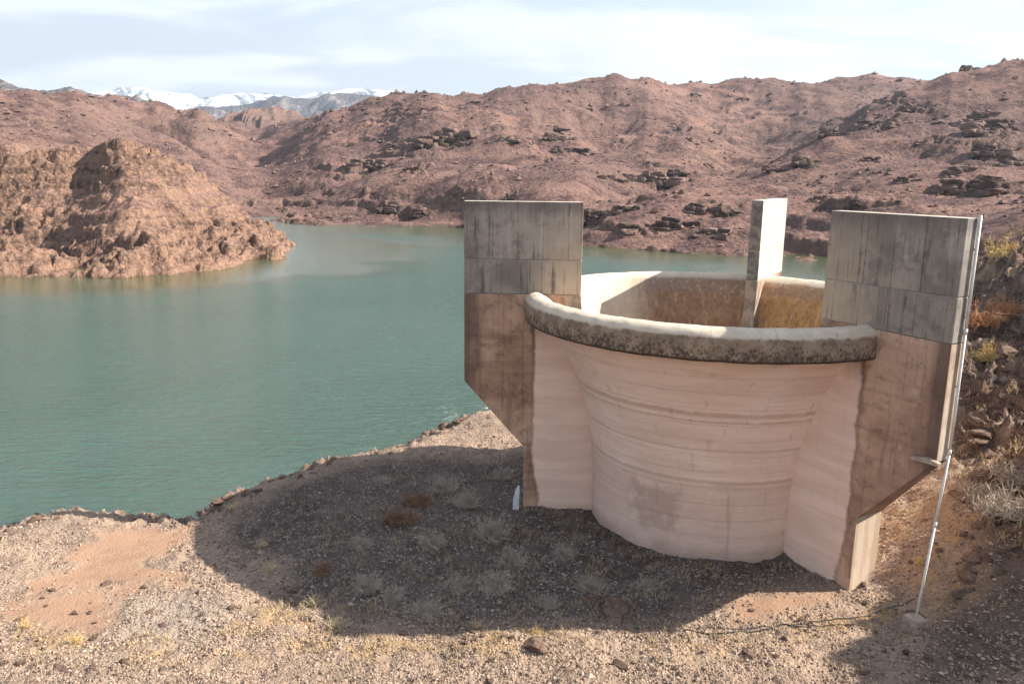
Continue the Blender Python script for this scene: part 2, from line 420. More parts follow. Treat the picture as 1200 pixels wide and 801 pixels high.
def mat_water():
    m, t = new_mat('lake_water')
    P = t.n('ShaderNodeNewGeometry', out=0)
    x, y, z = t.sep(P)
    w1 = t.noise(t.n('ShaderNodeMapping', {'Vector': P, 'Scale': (.55, 1.9, 1), 'Rotation': (0, 0, R(-24))}), 1.2, 4, .6, .5)
    w2 = t.noise(t.n('ShaderNodeMapping', {'Vector': P, 'Scale': (.8, 2.0, 1), 'Rotation': (0, 0, R(-36))}), 3.4, 3, .6, .4)
    w3 = t.noise(P, .05, 3, .5, .6)
    calm = t.math('MULTIPLY', t.ramp(w3, .38, .62, .6, 1.0), 1.0)
    refl = t.n('ShaderNodeAttribute', out=2, attribute_name='hill_reflect')
    calm = t.math('MULTIPLY', calm, t.ramp(refl, 0, .8, 1.0, .10))
    h = t.math('MULTIPLY', add_h(t, (w1, 1.0), (w2, .45)), calm)
    big = t.noise(P, .03, 3, .5)
    c = t.mix(t.ramp(big, .35, .65), (.046, .104, .072), (.058, .120, .086))
    c = t.mix(t.math('MULTIPLY', refl, .8), c, (.085, .095, .030))  # olive reflection of the far hills painted into the water colour
    nrm = t.n('ShaderNodeBump', {'Height': h, 'Distance': .42, 'Strength': 1.0})
    b = t.n('ShaderNodeBsdfPrincipled', {'Base Color': c, 'Roughness': .14, 'IOR': 1.75, 'Normal': nrm, 'Subsurface Weight': 1.0,
            'Subsurface Radius': (1.2, 3.0, 2.4), 'Subsurface Scale': 1.6, 'Specular IOR Level': 1.0})
    o = m.node_tree.nodes.new('ShaderNodeOutputMaterial'); m.node_tree.links.new(b, o.inputs[0]); return m


M_HILL = mat_hill('dry_hillside', (.250, .146, .116), (.125, .080, .074), (.075, .052, .047), (.15, .098, .082))
M_HEAD = mat_hill('headland_rock', (.31, .19, .148), (.19, .118, .096), (.075, .048, .040), (.22, .138, .102), scale=1.6, dots=.5)
M_FAR = mat_hill('far_range', (.15, .125, .125), (.10, .09, .10), (.10, .08, .09), (.2, .17, .17), scale=.08, dots=0)
M_GROUND = mat_ground()
M_BOULD = mat_boulder('boulder_rock', (.16, .105, .08), (.28, .19, .14), 1.5)
M_OUTCROP = mat_boulder('outcrop_rock', (.105, .070, .060), (.20, .135, .112), .35)
M_UP, M_LOW, M_FUN, M_CRE, M_BOWL = [mat_concrete(k) for k in ('upper', 'lower', 'funnel', 'crest', 'bowl')]
M_PIPE = mat_simple('white_painted_steel', (.80, .79, .75), (.68, .66, .60), 3, .45, .002)
M_PANEL = mat_simple('white_sheet', (.62, .64, .66), (.48, .50, .52), 2, .5, .003)
M_CABLE = mat_simple('black_cable', (.03, .028, .026), (.05, .045, .04), 3, .7)
M_WIRE = mat_simple('rusty_wire', (.16, .10, .07), (.10, .07, .05), 8, .8)
M_BLOCK = mat_simple('footing_concrete', (.45, .36, .28), (.33, .25, .19), 5, .9, .02)

# ------------------------------------------------------------------ water
WATER = -8.6
# ------------------------------------------------------------------ hills round the lake
HP = []
def P_(px, py, D): HP.append(at_d(px, py, D))
def Z_(px, z, D): HP.append(at_dz(px, z, D))
for q in [(0, 104, 300), (60, 108, 345), (130, 114, 410), (200, 124, 520), (260, 138, 610), (293, 149, 660),
          (0, 150, 215), (60, 150, 250), (120, 152, 310), (170, 165, 370), (60, 130, 300), (150, 136, 400), (222, 158, 520), (212, 178, 560), 
          (345, 254, 212), (420, 258, 200), (480, 260, 195), (540, 262, 190),
          # long spur coming down to the left with its dark side to the left
          (600, 104, 400), (548, 117, 350), (520, 131, 335), (472, 160, 320), (430, 190, 300), (388, 224, 262),
          (490, 195, 275), (530, 215, 225), (530, 170, 300), (550, 140, 328), (450, 225, 232),
          (640, 100, 455), (660, 101, 460), (740, 91, 500), (780, 99, 540),
          (600, 205, 222), (610, 165, 300), (625, 130, 370), (690, 215, 205), (640, 235, 185), (690, 130, 385), (672, 165, 315), (665, 195, 250), (600, 140, 350), (580, 175, 285), (625, 180, 305), (730, 160, 365), (728, 200, 280), (565, 215, 215),
          # ridge from the central top down to the right
          (708, 91, 480), (745, 108, 440), (790, 135, 400), (830, 162, 365), (862, 184, 345), (700, 120, 410), (750, 155, 365), (760, 195, 265), (790, 178, 320),
          (815, 120, 520), (850, 145, 500), (885, 170, 470), (905, 178, 440),
          (820, 100, 580), (850, 96, 600), (885, 92, 590), (930, 113, 540), (965, 133, 500), (880, 125, 530), (915, 150, 480),
          (915, 95, 640), (950, 100, 690), (990, 93, 720), (1030, 89, 740), (1062, 92, 770), (975, 112, 680), (1010, 118, 640),
          (1075, 96, 375), (1040, 118, 350), (1000, 143, 322), (930, 182, 272), (870, 203, 236), (800, 223, 198), (740, 247, 165), (705, 270, 145),
          (1110, 90, 400), (1150, 80, 425), (1200, 70, 450), (1300, 50, 470), (1500, 20, 500),
          (1085, 150, 300), (1130, 150, 275), (1180, 148, 268), (1050, 165, 255), (1000, 205, 205), (1085, 200, 222), (1120, 200, 200), (1180, 205, 192), (900, 242, 165), (1000, 252, 155), (1100, 250, 150), (1180, 250, 148), (1400, 200, 170), (1400, 100, 300),
          (930, 215, 205)]: P_(*q)
for q in [(217, 185), (240, 172), (269, 158), (300, 149), (340, 142), (400, 127), (440, 114), (470, 110), (500, 111), (300, 185), (360, 165), (420, 145), (460, 135), (300, 215), (350, 200), (400, 180), (340, 238), (260, 200), (370, 222), (440, 165), (490, 130)]:
    d_ = ray(*q); n_ = math.hypot(d_[0], d_[1])          # the dark side of the spur is one even slope
    D_ = (7 + .4 * 53 - .3 * 295 - CAM_Z) / (d_[2] / n_ - .4 * d_[0] / n_ - .3 * d_[1] / n_); P_(q[0], q[1], D_)
for q in [(690, 288), (730, 291), (800, 294), (870, 298), (965, 302), (345, 255), (420, 259), (480, 261), (540, 263)]: HP.append(at_z(*q, WATER))
for q in [(-300, -9, 150), (-100, -9, 150), (0, -9, 150), (100, -9, 165), (200, -9, 190), (280, -9, 215), (620, -8.8, 172), (655, -8.8, 155),
          (1060, -7, 112), (1130, -6, 100), (1200, -4.5, 95), (1300, 0, 95), (1500, 10, 100),
          (0, -14, 115), (200, -14, 130), (345, -13, 175), (480, -13, 160), (600, -13, 140), (700, -13, 115), (850, -13, 100), (960, -13, 100),
          (-300, 20, 250), (-300, 45, 400), (-600, 40, 350), (-600, 60, 600), (-100, 40, 320),
          (0, 20, 470), (130, 14, 600), (230, 10, 740), (350, 10, 760), (217, 4, 660), (269, 10, 720), (420, 34, 620), (500, 36, 520), (340, 22, 680), (640, 38, 620), (740, 42, 650),
          (850, 40, 860), (900, 45, 900), (1030, 60, 900), (1000, 32, 430), (1050, 38, 470), (900, 0, 300), (960, 12, 370), (820, -3, 245), (760, -6, 200),
          (1130, 40, 560), (1200, 55, 620), (1400, 90, 700), (0, 10, 800), (500, 20, 900)]: Z_(*q)
tps_h = TPS(HP, 2e-7)
OCS = [(505, 172, 22), (525, 165, 26), (545, 172, 16), (648, 152, 13), (648, 165, 14), (678, 180, 14), (655, 178, 12), (556, 122, 9), (712, 210, 16), (740, 212, 14), (420, 195, 18), (445, 198, 16), (480, 200, 12),
       (790, 205, 12), (770, 220, 24), (730, 250, 22), (820, 250, 22), (855, 255, 20), (905, 200, 12), (945, 195, 16), (1018, 150, 18), (1050, 148, 16), (1070, 128, 16), (1115, 150, 24), (1150, 160, 18), (1180, 150, 20), (1190, 195, 20),
       (1130, 205, 22), (1100, 180, 16), (1160, 185, 18), (830, 195, 8), (870, 118, 7), (905, 112, 7), (815, 112, 6), (1135, 82, 9), (690, 130, 6), (730, 125, 7), (805, 165, 7), (640, 245, 14), (600, 235, 12), (1020, 190, 12), (1060, 215, 14), (960, 235, 14), (1010, 240, 12),
       (700, 262, 26), (745, 275, 28), (790, 268, 26), (835, 278, 24), (500, 252, 26), (460, 250, 20), (1125, 225, 26), (1175, 222, 26), (1155, 140, 20), (590, 165, 14), (975, 160, 16)]
# hard beds round each outcrop: first find where it lies on the smooth hill
_s = np.arange(110, 800, 1.5); OCW = []
for a_, b_, w_ in OCS + [(400, 245, 60), (460, 248, 50), (520, 250, 50), (700, 272, 50), (760, 280, 50), (830, 280, 50), (900, 285, 40), (1120, 175, 60), (1170, 170, 60), (1160, 200, 60), (780, 240, 60), (640, 190, 30), (440, 205, 30), (560, 200, 20)]:
    d_ = ray(a_, b_); n_ = math.hypot(d_[0], d_[1]); zz_ = tps_h(d_[0] / n_ * _s, d_[1] / n_ * _s); h_ = np.nonzero(zz_ >= CAM_Z + d_[2] / n_ * _s)[0]
    D_ = _s[h_[0]] if len(h_) else 300.; OCW.append((d_[0] / n_ * D_, d_[1] / n_ * D_, w_ / FPX * D_ * .62, w_ > 28))


def hill_h(x, y):
    z = tps_h(x, y); D = np.hypot(x, y)
    land = sst(z, -8.3, -3.5)
    amp = np.clip(D / 300, .35, 1.6)
    wx = x + 9 * fbm(x, y, 45, 3, .5, 3.3); wy = y + 9 * fbm(x, y, 45, 3, .5, 8.1)
    z = z + land * amp * (7.5 * (1 - .62 * sst(z, 18, 40)) * (vgully(wx, wy, 74, 4, .40, 1.7) - .38) + .8 * fbm(x, y, 80, 3, .5, 5.0))
    n = fbm(wx, wy, 26, 4, .55, 21.0); n2 = fbm(x, y, 9, 4, .6, 41.0)
    z = z + land * (.30 * n2 * amp)
    blob = np.zeros_like(z)
    for bx, by, bs, big in OCW:
        sel = (np.abs(x - bx) < bs * 3.2) & (np.abs(y - by) < bs * 3.2)
        if sel.any():
            g = np.exp(-(((x[sel] - bx) / bs) ** 2 + ((y[sel] - by) / (bs * .7)) ** 2) * .8) * (.9 if big else 1.0)
            blob[sel] = np.maximum(blob[sel], g)
    blob = sst(blob + .5 * fbm(x, y, 7, 3, .6, 35.) * np.clip(D / 250, .6, 1.6), .35, .75) * land
    # strata: hard beds stand out as ledges where the mask is on
    msk = np.maximum(sst(n + .35 * fbm(x, y, 90, 2, .5, 13.), .38, .6) * land * .8, blob)
    msk = np.maximum(msk, sst(z, WATER + 7, WATER + 1) * sst(n, -.3, .1))
    bed = 3.4; q = (z + 1.6 * fbm(x, y, 60, 2, .5, 77.) + .04 * x + 1.5 * (billow(x, y, 8.0, 2, .5, 66.) - .7)) / bed; fl = np.floor(q); fr = q - fl
    terr = (fl + sst(fr, .50, .70)) * bed - (q * bed - z)
    z = z + msk * .85 * (terr - z)
    lump = billow(x, y, 6.0, 3, .5, 90.) - .45
    z = z + msk * (.6 * lump + .3 * blob)
    z = z + .16 * fbm(x, y, 2.4, 3, .6, 60.) * land * np.clip(D / 200, .5, 1.5)
    return z, msk


rr = np.exp(np.linspace(np.log(88), np.log(930), 660))
X, Y = polar(-45, 46, 860, rr)
Z, RK = hill_h(X, Y)
SKY = np.array([(-400, 95), (0, 104), (30, 106), (60, 108), (130, 113), (200, 123), (260, 138), (293, 150), (340, 142), (400, 127), (440, 113), (470, 108), (500, 109), (550, 111), (600, 101), (640, 98), (660, 99), (700, 89), (740, 89), (780, 97), (820, 98), (850, 95), (880, 90), (910, 93), (950, 98), (990, 90), (1030, 87), (1075, 94), (1110, 88), (1150, 78), (1200, 68), (1500, 20)], float)
_az = np.linspace(R(-45), R(46), 860); _px = np.linspace(-400, 1500, 900); _sy = np.interp(_px, SKY[:, 0], SKY[:, 1])
_d = np.array([ray(a_, b_) for a_, b_ in zip(_px, _sy)]); _el = np.interp(_az, np.arctan2(_d[:, 0], _d[:, 1]), _d[:, 2] / np.hypot(_d[:, 0], _d[:, 1]))
for _ in range(5):
    E_ = (Z - CAM_Z) / rr[:, None]; k_ = E_.argmax(0); Ds = rr[k_]; zs = Z[k_, np.arange(860)]
    dz_ = (_el - E_.max(0)) * Ds; dz_ = np.convolve(np.pad(dz_, 14, mode='edge'), np.ones(29) / 29, 'valid'); zs = np.convolve(np.pad(zs, 60, mode='edge'), np.ones(121) / 121, 'valid')
    Z = Z + dz_[None] * sst(Z, WATER + 3, np.maximum(zs[None] * .8, 10)) * sst(rr[:, None], 130, 260)
slp = np.hypot(*[g for g in (np.gradient(Z, axis=0) / np.gradient(rr)[:, None], np.gradient(Z, axis=1) / (rr[:, None] * np.radians(91 / 859)))])
o = mesh_np('hills', np.stack([X, Y, Z], -1).reshape(-1, 3), grid_faces(*X.shape), M_HILL, True, {'rock': (RK * sst(slp, .55, 1.1) * .8).ravel()})
tag(o, kind='structure')
HX, HY, HZ = X, Y, Z
AZ0, AZ1 = R(-45), R(46)


def hill_hit(px, py, zoff=0.0):
    """where the view ray meets the hill mesh"""
    d = ray(px, py); hd = math.hypot(d[0], d[1]); az = math.atan2(d[0], d[1])
    c = int(round((az - AZ0) / (AZ1 - AZ0) * 859)); c = min(max(c, 0), 859)
    zr = CAM_Z + d[2] / hd * rr
    k = np.nonzero(HZ[:, c] >= zr)[0]; k = k[rr[k] > 100]
    i = int(k[0]) if len(k) else 300
    return HX[i, c], HY[i, c], HZ[i, c], rr[i]


# far ground plain behind and around, one sheet to the horizon
gx = np.array([-8900, -2000, -900, 900, 2000, 8900.]); gy = np.array([-2400, -300, 940, 2500, 6000, 8900.])
PX, PY = np.meshgrid(gx, gy)
o = mesh_np('plain', np.stack([PX, PY, np.full_like(PX, -14.5)], -1).reshape(-1, 3), grid_faces(*PX.shape), M_FAR, False); tag(o, kind='structure')


def ridge_mesh(name, line, D, depth, mat, base, jag, seed, rows=60, cols=500, attrs=None):
    L = np.array([at_d(px, py, D) for px, py in line]); xs = np.linspace(L[0, 0], L[-1, 0], cols)
    top = np.interp(xs, L[:, 0], L[:, 2]); yy = np.interp(xs, L[:, 0], L[:, 1])
    v = np.linspace(-1, 1, rows)[:, None]
    X = np.repeat(xs[None], rows, 0); Y = yy[None] + v * depth
    prof = (1 - np.abs(v) ** 1.15)
    Z = base + (top[None] - base) * prof
    s = depth * .35
    Z = Z + jag * (ridged(X, Y, s, 5, .55, seed) - .8) * np.clip(prof * 1.5 + .1, 0, 1) * (1 - .75 * sst(prof, .85, 1.0)) + jag * .25 * fbm(X, Y, s * .3, 4, .6, seed)
    o = mesh_np(name, np.stack([X, Y, Z], -1).reshape(-1, 3), grid_faces(rows, cols), mat, True, attrs)
    return tag(o, kind='structure')


ridge_mesh('tan_hill', [(200, 175), (250, 150), (272, 133), (300, 124), (322, 124), (345, 132), (380, 150), (420, 165)], 900, 150, M_HILL, -12, 10, 4.)
ridge_mesh('dark_ridge', [(-300, 80), (-60, 92), (0, 97), (30, 103), (55, 107), (80, 103), (105, 108), (150, 113), (190, 122), (260, 150)], 1300, 300, M_FAR, -12, 16, 9.)
ridge_mesh('blue_mountains', [(60, 150), (150, 138), (215, 131), (260, 123), (300, 120), (335, 112), (370, 115), (400, 109), (440, 112), (480, 116), (560, 130), (700, 130)], 2900, 800, M_FAR, -12, 28, 15.)
m, t = new_mat('snow_range')
P = t.n('ShaderNodeNewGeometry', out=0)
sn = t.noise(P, .009, 8, .75, .8)
col = t.mix(t.ramp(t.math('ADD', sn, t.math('MULTIPLY', t.sep(P)[2], .00032)), .55, .67), (.13, .14, .17), (.84, .87, .92))
M_SNOW = finish(m, t, col, .8, sn, 60, .8)
ridge_mesh('snow_mountains', [(-200, 112), (0, 110), (80, 108), (125, 107), (155, 102), (190, 104), (215, 111), (250, 113), (285, 107), (320, 109), (350, 112), (380, 108), (410, 105), (455, 106), (490, 112), (560, 120), (800, 120)], 5200, 1200, M_SNOW, -12, 42, 27.)

# ------------------------------------------------------------------ rocky headland on the left
HC = [at_z(q[0], q[1], WATER) for q in [(-120, 285), (0, 299), (30, 302), (62, 308), (95, 314), (130, 313), (200, 309), (250, 304), (300, 304), (328, 300), (342, 288)]]
HQ = [(x, y, WATER - .1) for x, y, _ in HC]
for q in [(-120, 120, 190), (0, 170, 160), (40, 180, 155), (85, 180, 152), (118, 172, 150), (140, 168, 148), (170, 176, 149), (205, 190, 148), (250, 220, 146), (290, 250, 143), (325, 268, 141),
          (150, 200, 136), (150, 235, 125), (140, 270, 115), (125, 295, 108),
          (100, 205, 150), (60, 203, 162), (20, 197, 175), (90, 240, 140), (50, 255, 140), (20, 270, 134), (100, 275, 122), (60, 288, 116), (10, 288, 118),
          (190, 215, 138), (200, 250, 126), (215, 280, 114), (250, 250, 134), (265, 280, 120), (300, 275, 130), (318, 288, 120)]: HQ.append(at_d(*q))
for q in [(-120, -16, 92), (0, -14, 100), (100, -14, 95), (200, -14, 98), (300, -14, 106), (365, -13, 118), (375, -13, 150), (340, -13, 165), (250, -13, 175), (150, -12, 185), (0, -10, 195), (-120, 0, 210), (80, -3, 165), (160, -3, 165), (230, -9, 160), (290, -10, 152)]: HQ.append(at_dz(*q))
tps_a = TPS(HQ, 1e-5)
hx = np.linspace(-112, -18, 430); hy = np.linspace(82, 200, 470); X, Y = np.meshgrid(hx, hy)
Z = tps_a(X, Y); land = sst(Z, -11, -7)
wx = X + 3 * fbm(X, Y, 14, 3, .5, 2.); wy = Y + 3 * fbm(X, Y, 14, 3, .5, 6.)
Z += land * (1.3 * (1 - .6 * sst(Z, 3, 8)) * (ridged(wx, wy, 17, 4, .5, 11.) - .75) + .5 * fbm(X, Y, 6, 4, .55, 5.))
q = (Z - .16 * X + .9 * fbm(X, Y, 22, 2, .5, 31.) + 1.5 * (billow(X, Y, 5.5, 3, .55, 44.) - .75)) / 1.9; fl = np.floor(q); fr = q - fl
n = fbm(X, Y, 18, 3, .5, 71.)
msk = np.clip(.25 + sst(n, -.2, .35) * .8 + sst(Z, -1, -5) * .8, 0, 1) * land
Z += msk * .9 * (((fl + sst(fr, .50, .72)) - q) * 1.9)
crag = np.clip(.6 * sst(fbm(X, Y, 16, 2, .5, 91.), -.1, .4) + sst(Z, -1, -5), 0, 1)
Z += land * (.12 + .88 * crag) * (.75 * (billow(X, Y, 4.4, 4, .58, 14.) - .8) + .10 * fbm(X, Y, .9, 2, .6, 33.))
gy_, gx_ = np.gradient(Z, hy, hx)
slp = np.hypot(gx_, gy_)
o = mesh_np('rocky_headland', np.stack([X, Y, Z], -1).reshape(-1, 3), grid_faces(*X.shape), M_HEAD, True, {'rock': (sst(slp, 1.0, 2.0) * .7).ravel()})
tag(o, kind='structure')

wx_ = np.r_[-900, -500, np.linspace(-220, 220, 330), 600]; wy_ = np.r_[5, 40, np.linspace(60, 340, 230), 1500]; WX, WY = np.meshgrid(wx_, wy_)
d_ = np.where(np.maximum(tps_h(WX, WY), tps_a(WX, WY)) > WATER, 0.0, 99.0); d_[WY < 70] = 99.0
for _ in range(48):                                   # distance from the far shores, by growing outwards
    d_[1:] = np.minimum(d_[1:], d_[:-1] + 1.22); d_[:-1] = np.minimum(d_[:-1], d_[1:] + 1.22)
    d_[:, 1:] = np.minimum(d_[:, 1:], d_[:, :-1] + 1.34); d_[:, :-1] = np.minimum(d_[:, :-1], d_[:, 1:] + 1.34)
sh_ = sst((d_ + 6 * fbm(WX, WY, 18, 3, .6, 8.)) / np.hypot(WX, WY), .30, .08)  # band for the painted hill reflection and the calmer ripples
o = mesh_np('lake_water', np.stack([WX, WY, np.full_like(WX, WATER)], -1).reshape(-1, 3), grid_faces(*WX.shape), mat_water(), False, {'hill_reflect': sh_.ravel()})
tag(o, kind='structure')

# ------------------------------------------------------------------ near shore the spillway stands on
SL = [(-60, 640), (0, 624), (25, 612), (50, 606), (150, 603), (245, 598), (258, 584), (330, 560), (385, 537), (450, 528), (480, 518), (520, 499), (560, 487), (600, 486)]
GP = [at_z(px, py, WATER) for px, py in SL]
GP += [(3, 41.5, WATER), (9, 43, WATER), (17, 46, WATER), (24, 52, WATER), (30, 60, WATER), (38, 72, WATER), (48, 90, WATER)]
# slightly up the bank from the water, and down below it
def off(pts, dz):
    r = []
    for k, (x, y, z) in enumerate(pts):
        a = pts[max(k - 1, 0)]; b = pts[min(k + 1, len(pts) - 1)]; tx, ty = b[0] - a[0], b[1] - a[1]; L = math.hypot(tx, ty)
        nx, ny = -ty / L, tx / L
        r.append((x + nx * dz[0], y + ny * dz[0], z + dz[1]))
    return r
GP += off(GP[:14], (1.6, -1.1)) + off(GP[:14], (5, -3.2)) + off(GP[14:21], (6, -3))[0:7]
for q in [(-100, 800, -7.9), (100, 800, -7.75), (300, 780, -7.85), (500, 800, -7.85), (700, 790, -7.85), (1000, 780, -7.8), (60, 720, -8.0), (100, 660, -8.2), (200, 650, -8.2), (230, 720, -7.95),
          (400, 745, -8), (400, 640, -8.05), (330, 590, -8.3), (480, 560, -8.2), (560, 600, -8.0), (560, 520, -8.2), (620, 595, -7.98), (700, 640, -8.0), (830, 660, -7.95), (900, 690, -7.95),
          (1000, 700, -7.92), (1030, 675, -7.75), (1120, 650, -6.9), (1150, 720, -7.3), (1180, 790, -7.2), (850, 740, -7.95)]: GP.append(at_z(*q))
GP.append(at_z(1085, 714, -7.72))
GP += [(9, 33, -8.0), (15, 33, -7.6), (4, 36, -8.1), (13, 39, -8.1)]
for q in [(1170, 620, 26), (1160, 540, 30), (1175, 450, 40), (1150, 400, 50), (1160, 350, 62), (1180, 300, 85), (1180, 275, 105), (1230, 400, 50), (1230, 300, 80)]: GP.append(at_d(*q))
GP += [(18.5, 18, -5.0), (23, 18, 1.4), (27, 18, 4.6), (34, 18, 8), (20, 24, -4.6), (24, 25, -1.4), (30, 26, 3), (26, 34, -2.6), (32, 36, 1.5), (34, 46, -1.5), (39.5, 53, 1.5), (46, 54, 6.5), (46, 64, -1), (56, 64, 5), (60, 85, -1), (72, 85, 6),
       (14, 12, -7.2), (20, 10, -2.6), (28, 8, 3), (0, 10, -7.4), (-12, 10, -7.4), (0, 2, -6.8), (-20, 4, -7.6), (-24, 14, -8.4), (16, 2, -6)]
tps_g = TPS(GP, 1e-5)


def inside(x, y, poly, soft):
    """soft mask of a polygon given in photograph points lying on z=-8"""
    P = np.array([at_z(px, py, -8.0)[:2] for px, py in poly]); sd = np.full(x.shape, 1e9); ins = np.zeros(x.shape, bool)
    for k in range(len(P)):
        a = P[k]; b = P[(k + 1) % len(P)]; e = b - a
        tt = np.clip(((x - a[0]) * e[0] + (y - a[1]) * e[1]) / (e @ e), 0, 1)
        sd = np.minimum(sd, np.hypot(x - a[0] - tt * e[0], y - a[1] - tt * e[1]))
        c = ((a[1] > y) != (b[1] > y)) & (x < (b[0] - a[0]) * (y - a[1]) / (b[1] - a[1] + 1e-9) + a[0]); ins ^= c
    sd = np.where(ins, sd, -sd)
    return sst(sd, -soft, soft)


SAND1 = [(95, 625), (150, 612), (205, 610), (206, 690), (170, 695), (135, 680), (60, 688), (70, 655)]
SAND2 = [(15, 705), (60, 688), (120, 685), (148, 705), (130, 735), (70, 748), (20, 730)]
SAND3 = [(880, 700), (985, 693), (960, 712), (900, 728), (850, 730)]
GREY = [(150, 700), (240, 690), (265, 715), (230, 760), (130, 770), (120, 740)]
CAST_SHADE = [(270, 600), (330, 565), (450, 535), (620, 530), (1010, 560), (985, 680), (870, 692), (780, 728), (420, 730), (330, 670)]  # ground under the spillway's cast shadow; its shade is painted into the colour
GOLD = [(340, 700), (380, 745), (900, 745), (1060, 700), (1150, 620), (1100, 740), (900, 770), (400, 775), (0, 790), (0, 740), (230, 745)]


def ground_h(x, y, full=True):
    z = tps_g(x, y)
    wob = 1.0 * fbm(x, y, 2.2, 4, .6, 4.)
    sand = np.clip(inside(x + wob, y + wob, SAND1, .45) + inside(x + wob, y, SAND2, .5) + inside(x + wob * .5, y, SAND3, .4), 0, 1)
    rough = 1 - .92 * sand
    right = sst(x - .22 * np.clip(y - 22, 0, 60), 13.4, 15.8)
    land = sst(z, -9.4, -8.4)
    nr = ridged(x + fbm(x, y, 3, 2) * 1.2, y, 4.2, 4, .55, 3.)
    z = z + rough * (.12 * fbm(x, y, 2.2, 4, .55, 2.) + .035 * fbm(x, y, .35, 3, .6, 8.)) * (.5 + .5 * land)
    z = z + right * (.8 * (nr - .75) + .30 * fbm(x, y, .9, 5, .65, 9.) + .45 * (billow(x, y, 1.3, 3, .5, 19.) - .6))
    # broken rocky edge along the water
    edge = np.exp(-((z - (WATER + .12)) / .25) ** 2) * (1 - sand)
    z = z + edge * (.22 * np.clip(ridged(x, y, .9, 3, .6, 12.) - .5, -.3, 1) + .10 * fbm(x, y, 3.0, 3, .6, 18.))
    z = np.where(z < -13, -13, z)
    return z, sand, right, edge


rr_g = 1 / np.linspace(1 / 13.5, 1 / 118., 430)
rr_g = np.r_[np.linspace(2.5, 13.2, 22), rr_g]
AZG = np.radians(np.r_[np.linspace(-75, -38, 30), np.linspace(-37.9, 37.9, 800), np.linspace(38.3, 80, 70)])
_A, _D = np.meshgrid(AZG, rr_g); X, Y = np.sin(_A) * _D, np.cos(_A) * _D
Z, sand, right, edge = ground_h(X, Y)
wob = .8 * fbm(X, Y, 2.5, 4, .55, 14.)
dark = inside(X + wob, Y + wob, CAST_SHADE, .9) * (1 - sand)
dark = np.maximum(dark, inside(X + wob, Y, [(1190, 600), (1150, 660), (1120, 740), (1060, 830), (1300, 830), (1300, 600)], .7))  # bottom right cast shadow, likewise painted into the ground colour
grey = inside(X + wob, Y, GREY, .6)
gold = inside(X + wob, Y, GOLD, .6) * sst(fbm(X, Y, 1.6, 4, .6, 51.), -.15, .45)
gold = np.maximum(gold, right * sst(fbm(X, Y, 3.0, 3, .6, 52.) + .03 * (Y - 48), .0, .5))
gold = np.maximum(gold, sst(X, 10.5, 12.5) * sst(Y, 27, 23) * .8 * sst(fbm(X, Y, 1.8, 3, .6, 53.), -.2, .35))
wet = sst(Z + .06 * fbm(X, Y, .8, 3, .6, 70.), WATER + .34, WATER + .06)
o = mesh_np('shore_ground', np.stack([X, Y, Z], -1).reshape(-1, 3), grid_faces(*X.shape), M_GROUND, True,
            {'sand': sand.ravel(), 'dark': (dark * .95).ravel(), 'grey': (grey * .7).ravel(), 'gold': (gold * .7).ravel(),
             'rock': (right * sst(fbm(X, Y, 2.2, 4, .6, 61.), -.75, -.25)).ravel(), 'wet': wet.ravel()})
tag(o, kind='structure')
GAZ = (R(-44), R(52)); GZ = Z


def gz(x, y):
    """ground height by bilinear look-up in the mesh"""
    x = np.atleast_1d(np.asarray(x, float)); y = np.atleast_1d(np.asarray(y, float))
    a = np.interp(np.arctan2(x, y), AZG, np.arange(len(AZG))); d = np.hypot(x, y)
    r = np.interp(d, rr_g, np.arange(len(rr_g))); i = np.clip(r.astype(int), 0, len(rr_g) - 2); j = np.clip(a.astype(int), 0, 898)
    u = np.clip(r - i, 0, 1); v = np.clip(a - j, 0, 1)
    return (GZ[i, j] * (1 - v) + GZ[i, j + 1] * v) * (1 - u) + (GZ[i + 1, j] * (1 - v) + GZ[i + 1, j + 1] * v) * u


def gpx(px, py):
    """ground point under a photograph point"""
    d = ray(px, py); k = 14.0; n = math.hypot(d[0], d[1]); dx, dy, dz = d / n
    s = np.arange(10, 116, .03); zz = gz(dx * s, dy * s); zr = CAM_Z + dz * s
    i = np.nonzero(zr <= zz)[0]; i = int(i[0]) if len(i) else len(s) - 1
    return float(dx * s[i]), float(dy * s[i]), float(zz[i])


# ------------------------------------------------------------------ spillway
CX, CY, A0 = 7.031, 27.341, -1.065
RIN, ROUT, RFT, TH = 4.674, 8.70, 6.56, .228
spill = empty('bellmouth_spillway', (CX, CY, -8.0))
tag(spill, 'weathered concrete bellmouth spillway tower with three tall piers standing on the gravel shore', 'spillway')


def child(o, parent=None, rz=None):
    o.parent = parent or spill
    return o


def lathe(name, prof, mat, segs=256, jit=0.0, seed=0.):
    prof = np.array(prof); n = len(prof); a = np.linspace(0, 2 * np.pi, segs, endpoint=False)
    r = prof[:, 0][None] * np.ones((segs, 1)); z = prof[:, 1][None] * np.ones((segs, 1))
    if jit:
        u = np.cos(a)[:, None] * r; v = np.sin(a)[:, None] * r
        r = r + jit * fbm(u * 1.0 + z, v * 1.0 - z, .9, 3, .6, seed); z = z + jit * .6 * fbm(u + z * 2, v, .7, 3, .6, seed + 5)
    V = np.stack([np.cos(a)[:, None] * r, np.sin(a)[:, None] * r, z], -1).reshape(-1, 3)
    i = np.arange(segs)[:, None] * n; i2 = ((np.arange(segs) + 1) % segs)[:, None] * n; k = np.arange(n - 1)[None]
    F = np.stack([i + k, i2 + k, i2 + k + 1, i + k + 1], -1).reshape(-1, 4)[:, ::-1]
    o = mesh_np(name, V, F, mat, True); child(o); o.location = (0, 0, 8.0); return o


